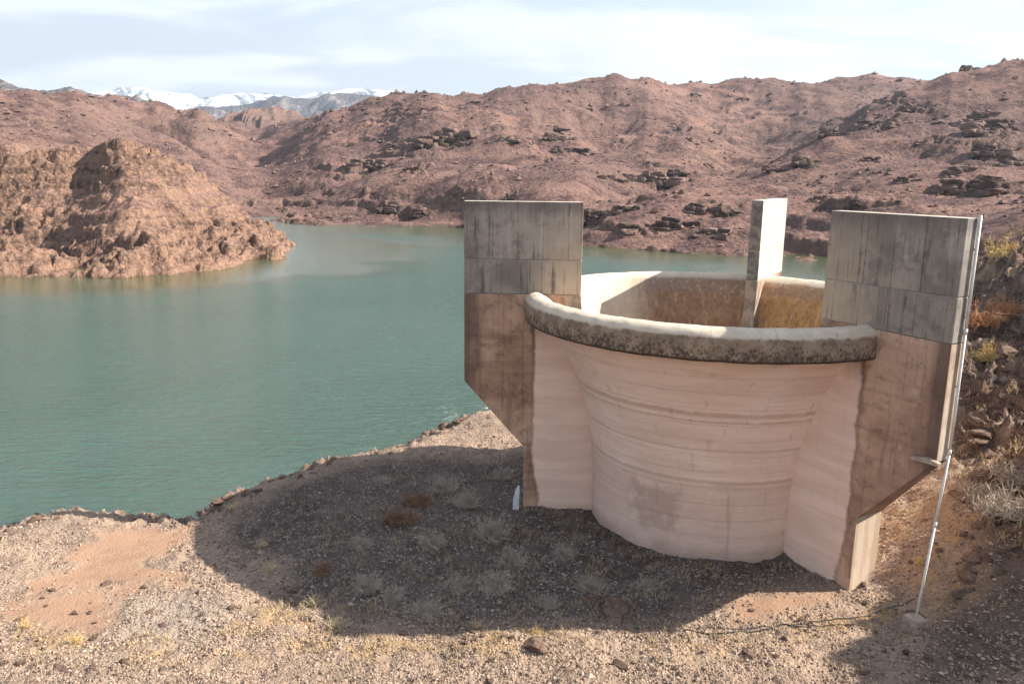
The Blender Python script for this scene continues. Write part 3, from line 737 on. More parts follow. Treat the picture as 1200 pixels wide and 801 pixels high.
def smooth_prof(pts, n):
    p = np.array(pts, float); d = np.r_[0, np.cumsum(np.hypot(*np.diff(p, axis=0).T))]
    s = np.linspace(0, d[-1], n); return np.stack([np.interp(s, d, p[:, 0]), np.interp(s, d, p[:, 1])], 1)


fun = smooth_prof([(6.12, -.88), (5.78, -1.18), (5.45, -1.60), (5.2, -2.0), (4.98, -2.45), (4.78, -2.95), (4.6, -3.42), (4.43, -3.95), (4.29, -4.5), (4.18, -5.1), (4.10, -5.8), (4.06, -6.6), (4.05, -8.9)], 60)
lathe('outer_funnel_wall', fun[::-1], M_FUN)
crest_p = [(6.05, -.93), (6.35, -.95), (6.56, -.93), (6.61, -.87), (6.62, -.75), (6.63, -.55), (6.62, -.38), (6.60, -.26), (6.55, -.16), (6.47, -.08), (6.36, -.03), (6.24, 0.0), (6.12, -.02), (6.02, -.07), (5.90, -.15)]
cp = np.array(crest_p); cp2 = np.repeat(cp, 2, 0)[:-1].copy(); cp2[1::2] = (cp[:-1] + cp[1:]) / 2
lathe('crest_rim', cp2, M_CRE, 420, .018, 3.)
bowl = smooth_prof([(6.06, -.055), (5.88, -.14), (5.68, -.29), (5.50, -.48), (5.32, -.78), (5.16, -1.15), (5.00, -1.65), (4.84, -2.3), (4.60, -3.2), (4.3, -4.2), (3.95, -5.2), (3.7, -6.4), (3.6, -9.5)], 50)
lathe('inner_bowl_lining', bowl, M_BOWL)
o = mesh_np('shaft_floor', [(3.75 * math.cos(k * math.pi / 16), 3.75 * math.sin(k * math.pi / 16), -9.2) for k in range(32)] + [(0, 0, -9.2)], [(k, (k + 1) % 32, 32) for k in range(32)], M_BOWL, False)
child(o); o.location = (0, 0, 8.0)


def prism(name, prof, y0, y1, mat, rz, bev=.02, chunk=None, jit=.006):
    """extrude an x-z outline between two y (y1 may be a list per corner); x is the distance from the axis"""
    n = len(prof); y1s = y1 if isinstance(y1, (list, tuple)) else [y1] * n
    bm_v = [(x, y0, z) for x, z in prof] + [(x, y1s[k], z) for k, (x, z) in enumerate(prof)]
    F = [tuple(range(n))[::-1], tuple(range(n, 2 * n))] + [(k, (k + 1) % n, n + (k + 1) % n, n + k) for k in range(n)]
    me = bpy.data.meshes.new(name); me.from_pydata(bm_v, [], F); me.update()
    import bmesh
    bm = bmesh.new(); bm.from_mesh(me); bmesh.ops.recalc_face_normals(bm, faces=bm.faces)
    bmesh.ops.bevel(bm, geom=list(bm.edges) + list(bm.verts), offset=bev, segments=2, profile=.6, affect='EDGES')
    bm.to_mesh(me); bm.free(); me.materials.append(mat)
    o = bpy.data.objects.new(name, me); COL.objects.link(o); return o


# side of each pier that the photograph shows flush is y = +-TH in the pier's own frame
for k, who in enumerate(('right', 'middle', 'left')):
    ang = A0 + k * 2 * math.pi / 3
    # local +x = outward; n = (sin a, -cos a) is local -y
    pier = empty('pier', (0, 0, 8.0), ang); pier.parent = spill
    lab = {'right': 'right pier, nearest the camera, with the white pipe down its outer end', 'middle': 'back pier, seen narrow with a sunlit side', 'left': 'left pier, grey above and brown below, its face to the camera'}[who]
    pier['label'] = lab
    s = 1 if k == 2 else -1      # local y sign of the side the photograph shows for right/left
    ya, yb = s * TH, -s * TH
    zj1, zj0 = 1.10, -.08
    up = prism('upper_lift', [(RIN, zj1 + .012), (ROUT, zj1 + .012), (ROUT, 3.055), (RIN, 3.055)], ya, yb, M_UP, 0, .018)
    mi = prism('middle_lift', [(RIN, zj0 + .012), (ROUT, zj0 + .012), (ROUT, zj1 - .012), (RIN, zj1 - .012)], ya, yb, M_UP, 0, .018)
    prof = [(RIN - .3, -7.0), (3.95, -9.3), (RFT, -9.3), (RFT, -5.62), (ROUT, -3.2), (ROUT, zj0 - .012), (RIN, zj0 - .012), (RIN - .08, -1.2)]
    yfar = [-s * .88, -s * .88, -s * .88, -s * .88, -s * TH, -s * TH, -s * TH, -s * TH]
    prof = [(3.85, -9.3), (RFT, -9.3), (RFT, -5.62), (ROUT, -3.2), (ROUT, zj0 - .012), (RIN, zj0 - .012), (RIN - .10, -1.2), (4.2, -2.9)]
    yfar = [-s * .88, -s * .88, -s * .88, -s * (TH + .004), -s * TH, -s * TH, -s * TH, -s * TH]
    lo = prism('lower_body', prof, s * TH, yfar, M_LOW, 0, .018)
    core1 = prism('construction_joint', [(RIN + .03, zj1 - .03), (ROUT - .03, zj1 - .03), (ROUT - .03, zj1 + .03), (RIN + .03, zj1 + .03)], s * (TH - .03), -s * (TH - .03), M_UP, 0, .005)
    core2 = prism('construction_joint', [(RIN + .03, zj0 - .03), (ROUT - .03, zj0 - .03), (ROUT - .03, zj0 + .03), (RIN + .03, zj0 + .03)], s * (TH - .03), -s * (TH - .03), M_UP, 0, .005)
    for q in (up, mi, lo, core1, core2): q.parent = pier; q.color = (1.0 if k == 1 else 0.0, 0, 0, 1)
    if k == 0: pier_right = pier
    # crust at the chamfer corner of the right pier
    if k == 0:
        cr = prism('broken_ledge', [(8.02, -3.30), (8.82, -3.26), (8.84, -3.17), (8.5, -3.12), (8.1, -3.20)], s * (TH + .0), s * (TH + .16), M_BLOCK, 0, .02); cr.parent = pier


def tube(name, pts, r, mat, seg=10, smooth=True, link=True, caps=True):
    P = np.array(pts, float); n = len(P); rad = np.full(n, r) if np.isscalar(r) else np.array(r)
    T = np.gradient(P, axis=0); T /= np.linalg.norm(T, axis=1)[:, None]
    ref = np.where(np.abs(T[:, 2:3]) > .9, np.array([[1, 0, 0.]]), np.array([[0, 0, 1.]]))
    U = np.cross(T, ref); U /= np.linalg.norm(U, axis=1)[:, None]; Wv = np.cross(T, U)
    a = np.linspace(0, 2 * np.pi, seg, endpoint=False)
    V = P[:, None] + rad[:, None, None] * (np.cos(a)[None, :, None] * U[:, None] + np.sin(a)[None, :, None] * Wv[:, None])
    V = V.reshape(-1, 3); F = []
    for i in range(n - 1):
        for j in range(seg): F.append((i * seg + j, i * seg + (j + 1) % seg, (i + 1) * seg + (j + 1) % seg, (i + 1) * seg + j))
    if caps:
        V = np.r_[V, P[:1], P[-1:]]; c0 = n * seg; c1 = c0 + 1
        for j in range(seg): F.append((c0, (j + 1) % seg, j, j)) ; F.append((c1, (n - 1) * seg + j, (n - 1) * seg + (j + 1) % seg, (n - 1) * seg + (j + 1) % seg))
    me = bpy.data.meshes.new(name); me.from_pydata([tuple(v) for v in V], [], [tuple(dict.fromkeys(f)) for f in F]); me.update()
    for p in me.polygons: p.use_smooth = smooth
    me.materials.append(mat); o = bpy.data.objects.new(name, me)
    if link: COL.objects.link(o)
    return o


# white pipe down the outer end of the right pier
ur = np.array([math.cos(A0), math.sin(A0)]); nr_ = np.array([math.sin(A0), -math.cos(A0)])
pc = np.array([CX, CY]) + (ROUT + .055) * ur + (-TH + .03) * nr_
pgz = float(gz(*pc)[0])
pipe = empty('drain_pipe', (pc[0], pc[1], pgz)); tag(pipe, 'thin white steel pipe standing up against the outer end of the right pier', 'pipe')
lean = lambda z_: (-.085 * max(-3.0 - z_, 0), -.03 * max(-3.0 - z_, 0))
segs = [(pgz - .05, -5.0), (-4.96, -3.0), (-2.96, .2), (.24, 3.12)]
for a_, b_ in segs:
    q = tube('pipe_section', [(*lean(a_), a_ - pgz), (*lean(b_), b_ - pgz)], .035, M_PIPE, 14); q.parent = pipe
for z_ in (-4.98, -2.98, .22):
    q = tube('coupling', [(*lean(z_ - .07), z_ - .07 - pgz), (*lean(z_ + .07), z_ + .07 - pgz)], .045, M_PIPE, 14); q.parent = pipe
for z_ in (2.3, .6, -1.2, -2.9):
    q = tube('bracket', [(0, 0, z_ - pgz), (-ur[0] * .06, -ur[1] * .06, z_ - pgz)], .03, M_PIPE, 8); q.parent = pipe
blk = prism('footing_block', [(-.26, -.25), (.26, -.25), (.22, .14), (-.22, .16)], -.24, .24, M_BLOCK, 0, .04)
blk.location = (pc[0] + lean(pgz)[0], pc[1] + lean(pgz)[1], float(gz(pc[0] + lean(pgz)[0], pc[1] + lean(pgz)[1])[0])); blk.rotation_euler.z = .3; tag(blk, 'small pale concrete footing block under the white pipe', 'concrete block')

# pale sheet leaning by the foot of the left pier
px_, py_, _ = gpx(604, 597)
sh = mesh_np('leaning_sheet', [(-.10, 0, -.05), (.12, 0, -.05), (.14, .02, .9), (.08, .03, .95), (-.02, .03, .72), (-.10, .02, .35),
                              (-.10, .025, -.05), (.12, .025, -.05), (.14, .045, .9), (.08, .055, .95), (-.02, .055, .72), (-.10, .045, .35)],
             [(0, 1, 2, 3), (0, 3, 4, 5), (9, 8, 7, 6), (11, 10, 9, 6), (0, 6, 7, 1), (1, 7, 8, 2), (2, 8, 9, 3), (3, 9, 10, 4), (4, 10, 11, 5), (5, 11, 6, 0)], M_PANEL, False)
sh.location = (px_, py_, float(gz(px_, py_)[0])); sh.rotation_euler = (0, 0, -.2)
tag(sh, 'narrow pale metal sheet standing on edge by the foot of the left pier', 'metal sheet')

# dark cable on the ground right of the shadow
cpts = []
ctrl = [(800, 742), (850, 741), (900, 738), (945, 731), (1000, 725), (1045, 716), (1075, 709)]
for k in range(len(ctrl) - 1):
    for u in np.linspace(0, 1, 8, endpoint=False):
        x_, y_, _ = at_z(ctrl[k][0] + (ctrl[k + 1][0] - ctrl[k][0]) * u, ctrl[k][1] + (ctrl[k + 1][1] - ctrl[k][1]) * u, -7.93)
        cpts.append((x_, y_ + .03 * math.sin(len(cpts) * .7), float(gz(x_, y_)[0]) + .03))
cb = tube('cable', cpts, .014, M_CABLE, 6); tag(cb, 'dark cable lying on the gravel in front of the right pier', 'cable')

# bent wires sticking out of the hollow by the funnel foot
def wire(px, py, h, bend, lab):
    x_, y_, _ = gpx(px, py); z_ = float(gz(x_, y_)[0])
    o = tube('bent_wire', [(0, 0, -.1), (.02, 0, h * .6), (.05, .0, h), (.05 + bend * .5, .02, h * 1.05), (.05 + bend, .02, h * .98)], .012, M_WIRE, 5)
    o.location = (x_, y_, z_); tag(o, lab, 'wire')
wire(778, 648, .75, 1.5, 'long thin wire bent sideways at the foot of the funnel wall')
wire(862, 655, .35, -.25, 'short bent wire sticking up under the middle of the funnel wall')
wire(885, 694, .5, -.12, 'thin wire stake at the edge of the pale dusty ground')

# ------------------------------------------------------------------ stones
def rock_arrays(n_sub, seed, squash=.6, rough=.35):
    import bmesh
    bm = bmesh.new(); bmesh.ops.create_icosphere(bm, subdivisions=n_sub, radius=1.0)
    V = np.array([v.co[:] for v in bm.verts]); F = np.array([[v.index for v in f.verts] for f in bm.faces]); bm.free()
    rg = np.random.default_rng(seed)
    for _ in range(9):                                    # cut flat faces
        d = rg.normal(size=3); d /= np.linalg.norm(d); c = rg.uniform(.45, .85); s = V @ d
        V = V - np.maximum(s - c, 0)[:, None] * d
    V *= 1 + rough * .35 * fbm(V[:, 0] + seed, V[:, 1] + V[:, 2] * 1.3, .7, 3, .6, seed)[:, None]
    V *= np.array([rg.uniform(.8, 1.3), rg.uniform(.7, 1.0), squash]); return V, F


def rock_mesh(name, sub, seed, mat, squash=.6, smooth=False):
    V, F = rock_arrays(sub, seed, squash); o = mesh_np(name, V, F, mat, smooth, link=False); return o.data


BM = [rock_mesh('boulder', 3, 100 + k, M_BOULD) for k in range(7)]


def place(name, me, loc, s, rz, label, cat, group=None, tilt=0.0):
    o = bpy.data.objects.new(name, me); COL.objects.link(o); o.location = loc; o.scale = (s, s, s) if np.isscalar(s) else s
    o.rotation_euler = (tilt, tilt * .6, rz); tag(o, label, cat, group); return o


shore_rocks = [(500, 508, .30), (512, 503, .26), (522, 497, .42), (534, 494, .30), (547, 491, .24), (480, 517, .2), (468, 521, .16), (455, 527, .18), (440, 530, .12), (395, 536, .30), (383, 541, .22), (365, 549, .14), (350, 553, .16),
               (335, 558, .18), (320, 564, .15), (300, 570, .16), (287, 574, .2), (270, 581, .24), (258, 588, .26), (40, 610, .22), (28, 614, .28), (12, 622, .26), (52, 607, .16), (70, 606, .12), (3, 628, .2), (570, 489, .18)]
def shore_label(a_, s_):
    size = 'largest' if s_ > .4 else ('large' if s_ > .25 else ('fist sized' if s_ < .15 else 'mid sized'))
    where = 'at the far left corner of the shore' if a_ < 80 else ('by the left tip of the shadow' if a_ < 290 else ('on the water edge above the shaded ground' if a_ < 400 else ('where the shadow meets the water below the left pier' if a_ < 490 else 'on the sunlit point left of the left pier')))
    return f'{size} brown boulder {where}'


for k, (a_, b_, s_) in enumerate(shore_rocks):
    x_, y_, z_ = gpx(a_ + random.uniform(-5, 5), b_ + random.uniform(-1, 6))
    place('boulder', BM[k % 7], (x_, y_, z_ + s_ * random.uniform(-.1, .3)), (s_ * random.uniform(.8, 1.5), s_ * random.uniform(.7, 1.1), s_ * random.uniform(.6, 1.1)), k * 1.7, shore_label(a_, s_), 'rock', 'rocks along the water edge')
big = [((628, 757), .42, 'broad pale flat boulder beside a golden tuft at the bottom centre'), ((730, 780), .2, 'tan stone low in the foreground below the shadow edge'),
       ((722, 722), .55, 'largest half buried boulder in the shaded hollow'), ((690, 702), .3, 'lesser boulder just left of the largest shaded one'),
       ((1072, 722), .26, 'brown rock beside the foot of the white pipe'), ((640, 600), .22, 'grey stone under the left pier foot'), ((125, 683), .16, 'dark stone in the middle of the sandy patches'),
       ((190, 733), .14, 'small black stone on the grey gravel patch'), ((70, 783), .2, 'dark stone in the lower left corner'), ((875, 765), .18, 'brown stone on the golden gravel below the cable'),
       ((790, 630), .3, 'dull boulder against the funnel wall foot'), ((1140, 655), .3, 'rock on the bank right of the white pipe'), ((555, 740), .17, 'stone on the edge of the shadow near bottom centre')]
for k, ((a_, b_), s_, lb) in enumerate(big):
    x_, y_, z_ = gpx(a_, b_); place('boulder', BM[(k * 3) % 7], (x_, y_, z_ + s_ * .1), (s_ * 1.3, s_, s_ * .7), k * 2.3, lb, 'rock')
for k in range(110):
    a_, b_ = random.uniform(0, 1190), random.uniform(690, 800)
    if k > 75: a_, b_ = random.uniform(980, 1190), random.uniform(560, 800)
    x_, y_, z_ = gpx(a_, b_)
    s_ = random.choice((.05, .06, .07, .08, .1, .13)); place('stone', BM[k % 7], (x_, y_, z_ + s_ * .2), s_, random.uniform(0, 6), 'small angular stone lying on the gravel in the foreground', 'stone', 'stones strewn over the foreground gravel', random.uniform(-.4, .4))

for k in range(46):
    aa = R(random.uniform(186, 292)); ro_ = random.uniform(4.15, 4.9); x_, y_ = CX + math.cos(aa) * ro_, CY + math.sin(aa) * ro_; s_ = random.choice((.06, .08, .1, .14, .2))
    place('loose_stone', BM[k % 7], (x_, y_, float(gz(x_, y_)[0]) + s_ * .15), s_, random.uniform(0, 6), 'loose brown stone lying along the foot of the funnel wall', 'stone', 'stones along the foot of the funnel wall', random.uniform(-.4, .4))

bank_spots = [(random.uniform(1125, 1199), random.uniform(400, 700)) for _ in range(46)]
for k, (a_, b_) in enumerate(bank_spots):
    x_, y_, z_ = gpx(a_, b_); s_ = random.uniform(.12, .42) * (y_ / 28)
    place('boulder', BM[k % 7], (x_, y_, z_ + s_ * .1), (s_ * random.uniform(.9, 1.5), s_, s_ * random.uniform(.6, 1.0)), random.uniform(0, 6), 'broken brown rock on the steep bank right of the white pipe', 'rock', 'broken rocks on the right bank', random.uniform(-.4, .4))

# pebbles: one mesh for the whole gravel surface
NP = 42000
pa = np.radians(RNG.uniform(-36, 36, NP * 2)); pd = 1 / RNG.uniform(1 / 44., 1 / 15.5, NP * 2)
x_, y_ = np.sin(pa) * pd, np.cos(pa) * pd
zz = gz(x_, y_); sn = np.clip(inside(x_, y_, SAND1, .5) + inside(x_, y_, SAND2, .5) + inside(x_, y_, SAND3, .5), 0, 1)
inr = np.hypot(x_ - CX, y_ - CY) < 4.0
clus = sst(fbm(x_, y_, 1.4, 3, .6, 200.), -.5, .4)
ok = (zz > WATER - .05) & (RNG.uniform(0, 1, NP * 2) > sn * .97) & ~inr & (RNG.uniform(0, 1, NP * 2) < .25 + .75 * clus)
x_, y_, zz = x_[ok][:NP], y_[ok][:NP], zz[ok][:NP]; n = len(x_)
sz = .012 + .030 * RNG.uniform(0, 1, n) ** 2.2 + .0006 * np.hypot(x_, y_) + (RNG.uniform(0, 1, n) > .985) * RNG.uniform(.02, .06, n)
oc = np.array([(1, 0, 0), (0, 1, 0), (-1, 0, 0), (0, -1, 0), (0, 0, .75), (.1, .1, -.6)], float)
of = np.array([(0, 1, 4), (1, 2, 4), (2, 3, 4), (3, 0, 4), (1, 0, 5), (2, 1, 5), (3, 2, 5), (0, 3, 5)])
an = RNG.uniform(0, 6.28, n); st = RNG.uniform(.6, 1.3, (n, 1, 3)); V = oc[None] * (1 + RNG.uniform(-.3, .3, (n, 6, 3))) * st * sz[:, None, None]
ca, sa = np.cos(an)[:, None], np.sin(an)[:, None]
V = np.stack([V[..., 0] * ca - V[..., 1] * sa + x_[:, None], V[..., 0] * sa + V[..., 1] * ca + y_[:, None], V[..., 2] + (zz + sz * .25)[:, None]], -1)
F = (of[None] + (np.arange(n) * 6)[:, None, None]).reshape(-1, 3)
dk = inside(x_, y_, CAST_SHADE, .8)
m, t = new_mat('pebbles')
v_ = t.n('ShaderNodeAttribute', out=2, attribute_name='tone'); dkn = t.n('ShaderNodeAttribute', out=2, attribute_name='shade_tint')
c_ = t.mix(v_, (.10, .07, .055), (.48, .35, .26)); c_ = t.mix(t.math('MULTIPLY', dkn, .75), c_, t.mix(v_, (.07, .06, .06), (.34, .31, .29)))  # pebbles tinted darker to deepen the painted spillway shadow
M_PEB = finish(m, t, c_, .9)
o = mesh_np('pebbles', V.reshape(-1, 3), F, M_PEB, False, {'tone': np.repeat(RNG.uniform(0, 1, n), 6), 'shade_tint': np.repeat(dk, 6)})
tag(o, 'loose pebbles and gravel spread over the near shore', 'gravel', kind='stuff')

def scatter(name, x, y, z, sz, mat, label, lift=.2):
    n = len(x); an = RNG.uniform(0, 6.28, n); st = RNG.uniform(.6, 1.4, (n, 1, 3)); V = oc[None] * (1 + RNG.uniform(-.3, .3, (n, 6, 3))) * st * sz[:, None, None]
    ca, sa = np.cos(an)[:, None], np.sin(an)[:, None]
    V = np.stack([V[..., 0] * ca - V[..., 1] * sa + x[:, None], V[..., 0] * sa + V[..., 1] * ca + y[:, None], V[..., 2] + (z + sz * lift)[:, None]], -1)
    F = (of[None] + (np.arange(n) * 6)[:, None, None]).reshape(-1, 3)
    return tag(mesh_np(name, V.reshape(-1, 3), F, mat, False, {'tone': np.repeat(RNG.uniform(0, 1, n), 6)}), label, kind='stuff')


m, t = new_mat('hill_stones'); v_ = t.n('ShaderNodeAttribute', out=2, attribute_name='tone')
M_HST = finish(m, t, t.mix(v_, (.07, .05, .045), (.22, .135, .105)), .95)
nn = 17000; ii = RNG.integers(60, 640, nn); jj = RNG.integers(0, 860, nn)
hx_, hy_, hz_ = HX[ii, jj], HY[ii, jj], HZ[ii, jj]; cl = sst(fbm(hx_, hy_, 30, 3, .6, 400.), -.3, .4)
ok = (hz_ > WATER + .3) & (RNG.uniform(0, 1, nn) < .25 + .75 * cl)
hx_, hy_, hz_ = hx_[ok], hy_[ok], hz_[ok]; Dh = np.hypot(hx_, hy_)
scatter('hillside_stones', hx_, hy_, hz_, (.22 + .9 * RNG.uniform(0, 1, len(hx_)) ** 4) * (Dh / 260) ** .8, M_HST, 'countless stones and low bushes dotted over the hills across the lake')

# ------------------------------------------------------------------ dry plants
def mat_twig(name, a, b):
    m, t = new_mat(name); r = t.n('ShaderNodeObjectInfo', out=5); n1 = t.noise(t.n('ShaderNodeTexCoord', out=3), 3, 3)
    c = t.mix(t.ramp(n1, .35, .65), a, b); return finish(m, t, c, .85)
M_TW_GREY = mat_twig('grey_twigs', (.30, .25, .20), (.50, .43, .35)); M_TW_BRN = mat_twig('brown_twigs', (.20, .11, .07), (.30, .18, .11))
M_TW_GOLD = mat_twig('golden_grass', (.55, .36, .13), (.66, .50, .25)); M_TW_ORG = mat_twig('rust_twigs', (.42, .19, .09), (.50, .28, .13)); M_TW_PALE = mat_twig('pale_straw', (.62, .50, .30), (.48, .38, .22))


def twig_mesh(name, seed, n, spread, rise, w, mat, branch=2, curl=.25, root=.12, lng=1.0):
    """a low shrub of thin bent twigs; every twig a narrow three-sided strand with side twigs"""
    rg = np.random.default_rng(seed); V = []; F = []
    def strand(p, d, L, w, k):
        pts = [p]; dd = d.copy()
        for i in range(3):
            dd = dd + rg.normal(size=3) * curl; dd[2] += -.05; dd /= np.linalg.norm(dd); pts.append(pts[-1] + dd * L / 3)
        b = len(V); side = np.cross(dd, [0, 0, 1.]); side /= np.linalg.norm(side) + 1e-6; up = np.cross(side, dd)
        for i, q in enumerate(pts):
            ww = w * (1 - i / 3.6)
            V.append(q + side * ww); V.append(q - side * ww * .5 + up * ww); V.append(q - side * ww * .5 - up * ww)
        for i in range(3):
            for j in range(3): F.append((b + i * 3 + j, b + i * 3 + (j + 1) % 3, b + i * 3 + 3 + (j + 1) % 3, b + i * 3 + 3 + j))
        if k > 0:
            for _ in range(branch):
                i = rg.integers(1, 4); dn = dd + rg.normal(size=3) * .6; dn /= np.linalg.norm(dn); strand(pts[i], dn, L * .55, w * .65, k - 1)
    for _ in range(n):
        a = rg.uniform(0, 6.28); e = rg.uniform(0, 1) ** .7 * spread
        d = np.array([math.cos(a) * e, math.sin(a) * e, rise * rg.uniform(.4, 1)]); d /= np.linalg.norm(d)
        ro = rg.uniform(0, 1) ** .5 * root; ra = rg.uniform(0, 6.28)
        strand(np.array([math.cos(ra) * ro, math.sin(ra) * ro * .8, -.03]), d, rg.uniform(.35, 1.0) * lng, w, 1)
    return mesh_np(name, np.array(V), np.array(F), mat, False, link=False).data


SHR = [twig_mesh('dry_shrub', 1, 190, 1.0, .8, .015, M_TW_GREY, 4, .42, .55, .65), twig_mesh('dry_shrub', 2, 200, 1.1, .6, .014, M_TW_GREY, 4, .42, .55, .65), twig_mesh('dry_shrub', 3, 200, .9, 1., .015, M_TW_BRN, 4, .42, .55, .65)]
TUF = [twig_mesh('grass_tuft', 11, 55, .7, 1., .012, M_TW_GOLD, 1, .22, .3, .8), twig_mesh('grass_tuft', 12, 60, .8, .9, .012, M_TW_PALE, 1, .25, .3, .8)]
SHO = [twig_mesh('dry_shrub', 21, 90, 1.0, .8, .018, M_TW_ORG, 4, .42, .55, .65), twig_mesh('dry_shrub', 22, 130, 1.0, .8, .016, M_TW_GOLD, 4, .42, .5, .7)]
plants = [
    (SHR[2], 468, 612, .95, 'large brown dry shrub in the middle of the shaded hollow', 'dry_shrub', 'shrub'),
    (SHR[0], 505, 640, .75, 'grey dry shrub low and right of the large brown one', 'dry_shrub', 'shrub'),
    (SHR[1], 545, 590, .8, 'spreading grey shrub between the brown shrub and the left pier', 'dry_shrub', 'shrub'),
    (SHR[0], 590, 560, .7, 'grey shrub close beside the left pier, under its chamfer', 'dry_shrub', 'shrub'),
    (SHR[1], 425, 640, .6, 'small grey shrub left of the large brown one in the shade', 'dry_shrub', 'shrub'),
    (SHR[0], 600, 660, .75, 'grey dry shrub below the pale metal sheet', 'dry_shrub', 'shrub'),
    (SHR[1], 660, 650, .6, 'flat grey shrub below the left buttress', 'dry_shrub', 'shrub'),
    (SHR[1], 540, 690, .7, 'wide low shrub in the lower middle of the shade', 'dry_shrub', 'shrub'),
    (SHR[0], 460, 700, .55, 'grey shrub near the lower left of the shade', 'dry_shrub', 'shrub'),
    (SHR[0], 640, 710, .5, 'sparse shrub near the lower edge of the shade', 'dry_shrub', 'shrub'),
    (SHR[0], 520, 575, .95, 'grey brush above and right of the large brown shrub', 'dry_shrub', 'shrub'),
    (SHR[1], 575, 625, 1.0, 'broad grey brush left of the pale metal sheet', 'dry_shrub', 'shrub'),
    (SHR[2], 490, 590, .8, 'second brown shrub touching the large brown one', 'dry_shrub', 'shrub'),
    (SHR[0], 580, 690, .85, 'grey brush in the lower right of the shade', 'dry_shrub', 'shrub'),
    (SHR[1], 500, 720, .8, 'grey brush by the lower edge of the shade', 'dry_shrub', 'shrub'),
    (SHR[0], 430, 690, .7, 'grey brush left of the others low in the shade', 'dry_shrub', 'shrub'),
    (SHR[1], 690, 690, .7, 'grey brush left of the largest shaded boulder', 'dry_shrub', 'shrub'),
    (SHR[0], 760, 690, .6, 'grey brush right of the largest shaded boulder', 'dry_shrub', 'shrub'),
    (SHR[2], 380, 670, .5, 'little brown shrub inside the left shadow edge', 'dry_shrub', 'shrub'),
    (SHR[1], 450, 565, .5, 'little grey shrub in the upper left of the shade', 'dry_shrub', 'shrub'),
    (TUF[1], 272, 596, .42, 'pale straw tuft at the far left tip of the shadow', 'grass_tuft', 'grass tuft'),
    (TUF[1], 308, 640, .5, 'pale straw tuft on the left shadow edge', 'grass_tuft', 'grass tuft'),
    (TUF[1], 316, 668, .5, 'pale straw tuft just below another on the left shadow edge', 'grass_tuft', 'grass tuft'),
    (TUF[1], 368, 708, .55, 'straw tuft on the slanting lower left edge of the shadow', 'grass_tuft', 'grass tuft'),
    (TUF[1], 392, 735, .55, 'straw tuft at the lower left corner of the shadow', 'grass_tuft', 'grass tuft'),
    (TUF[0], 628, 742, .32, 'golden tuft behind the broad pale boulder', 'grass_tuft', 'grass tuft'),
    (TUF[1], 558, 735, .4, 'pale tuft on the bottom edge of the shadow', 'grass_tuft', 'grass tuft'),
    (TUF[0], 30, 735, .5, 'yellow tuft below the lower sandy patch at the left edge', 'grass_tuft', 'grass tuft'),
    (TUF[0], 90, 752, .45, 'yellow tuft below the lower sandy patch', 'grass_tuft', 'grass tuft'),
    (TUF[0], 1078, 660, .4, 'golden tuft left of the white pipe foot', 'grass_tuft', 'grass tuft'),
    (TUF[0], 1145, 612, .5, 'golden tuft at the foot of the rocky bank', 'grass_tuft', 'grass tuft'),
    (SHR[1], 1185, 600, 1.3, 'big bare twiggy shrub on the right bank at the frame edge', 'dry_shrub', 'shrub'),
    (SHR[0], 1150, 585, .9, 'bare grey shrub left of the big twiggy one on the bank', 'dry_shrub', 'shrub'),
    (SHR[1], 1195, 560, 1.1, 'bare pale shrub above the big twiggy one', 'dry_shrub', 'shrub'),
    (SHO[0], 1150, 378, 1.8, 'rust orange shrub behind the right pier, left one of the pair', 'dry_shrub', 'shrub'),
    (SHO[0], 1178, 366, 1.6, 'rust orange shrub behind the right pier, right one of the pair', 'dry_shrub', 'shrub'),
    (SHO[1], 1165, 420, 1.3, 'golden yellow shrub below the rust orange ones', 'dry_shrub', 'shrub'),
    (SHO[1], 1175, 300, 2.8, 'golden shrub on the sunlit bank above the dark gully', 'dry_shrub', 'shrub'),
    (SHO[1], 1196, 285, 2.6, 'golden shrub at the frame edge on the sunlit bank', 'dry_shrub', 'shrub'),
    (SHO[0], 1155, 290, 2.2, 'rusty shrub just right of the top of the white pipe', 'dry_shrub', 'shrub'),
]
for k, (me, a_, b_, s_, lb, nm, ct) in enumerate(plants):
    x_, y_, z_ = gpx(a_, b_); place(nm, me, (x_, y_, z_), s_, k * 1.31, lb, ct)

# low dead scrub and grass: one mesh of thin blades
def blades(name, pts, hgt, tone, mat, per=7):
    n = len(pts); tot = n * per; b = np.repeat(pts, per, 0) + np.c_[RNG.normal(0, .05, (tot, 2)), np.zeros(tot)]
    h = np.repeat(hgt, per) * RNG.uniform(.5, 1.1, tot); a = RNG.uniform(0, 6.28, tot); lean = RNG.uniform(.2, 1.1, tot) * h; w = .005 + .0035 * h / .2
    dx, dy = np.cos(a), np.sin(a)
    tip = b + np.stack([dx * lean, dy * lean, h], 1); midp = b + np.stack([dx * lean * .35, dy * lean * .35, h * .6], 1); sd = np.stack([-dy, dx, np.zeros(tot)], 1) * w[:, None]
    V = np.stack([b - sd, b + sd, midp + sd * .8, midp - sd * .8, tip], 1).reshape(-1, 3)
    k = (np.arange(tot) * 5)[:, None]
    F = np.concatenate([k + np.array([[0, 1, 2]]), k + np.array([[0, 2, 3]]), k + np.array([[3, 2, 4]])])
    return mesh_np(name, V, F, mat, False, {'tone': np.repeat(np.repeat(tone, per), 5)})


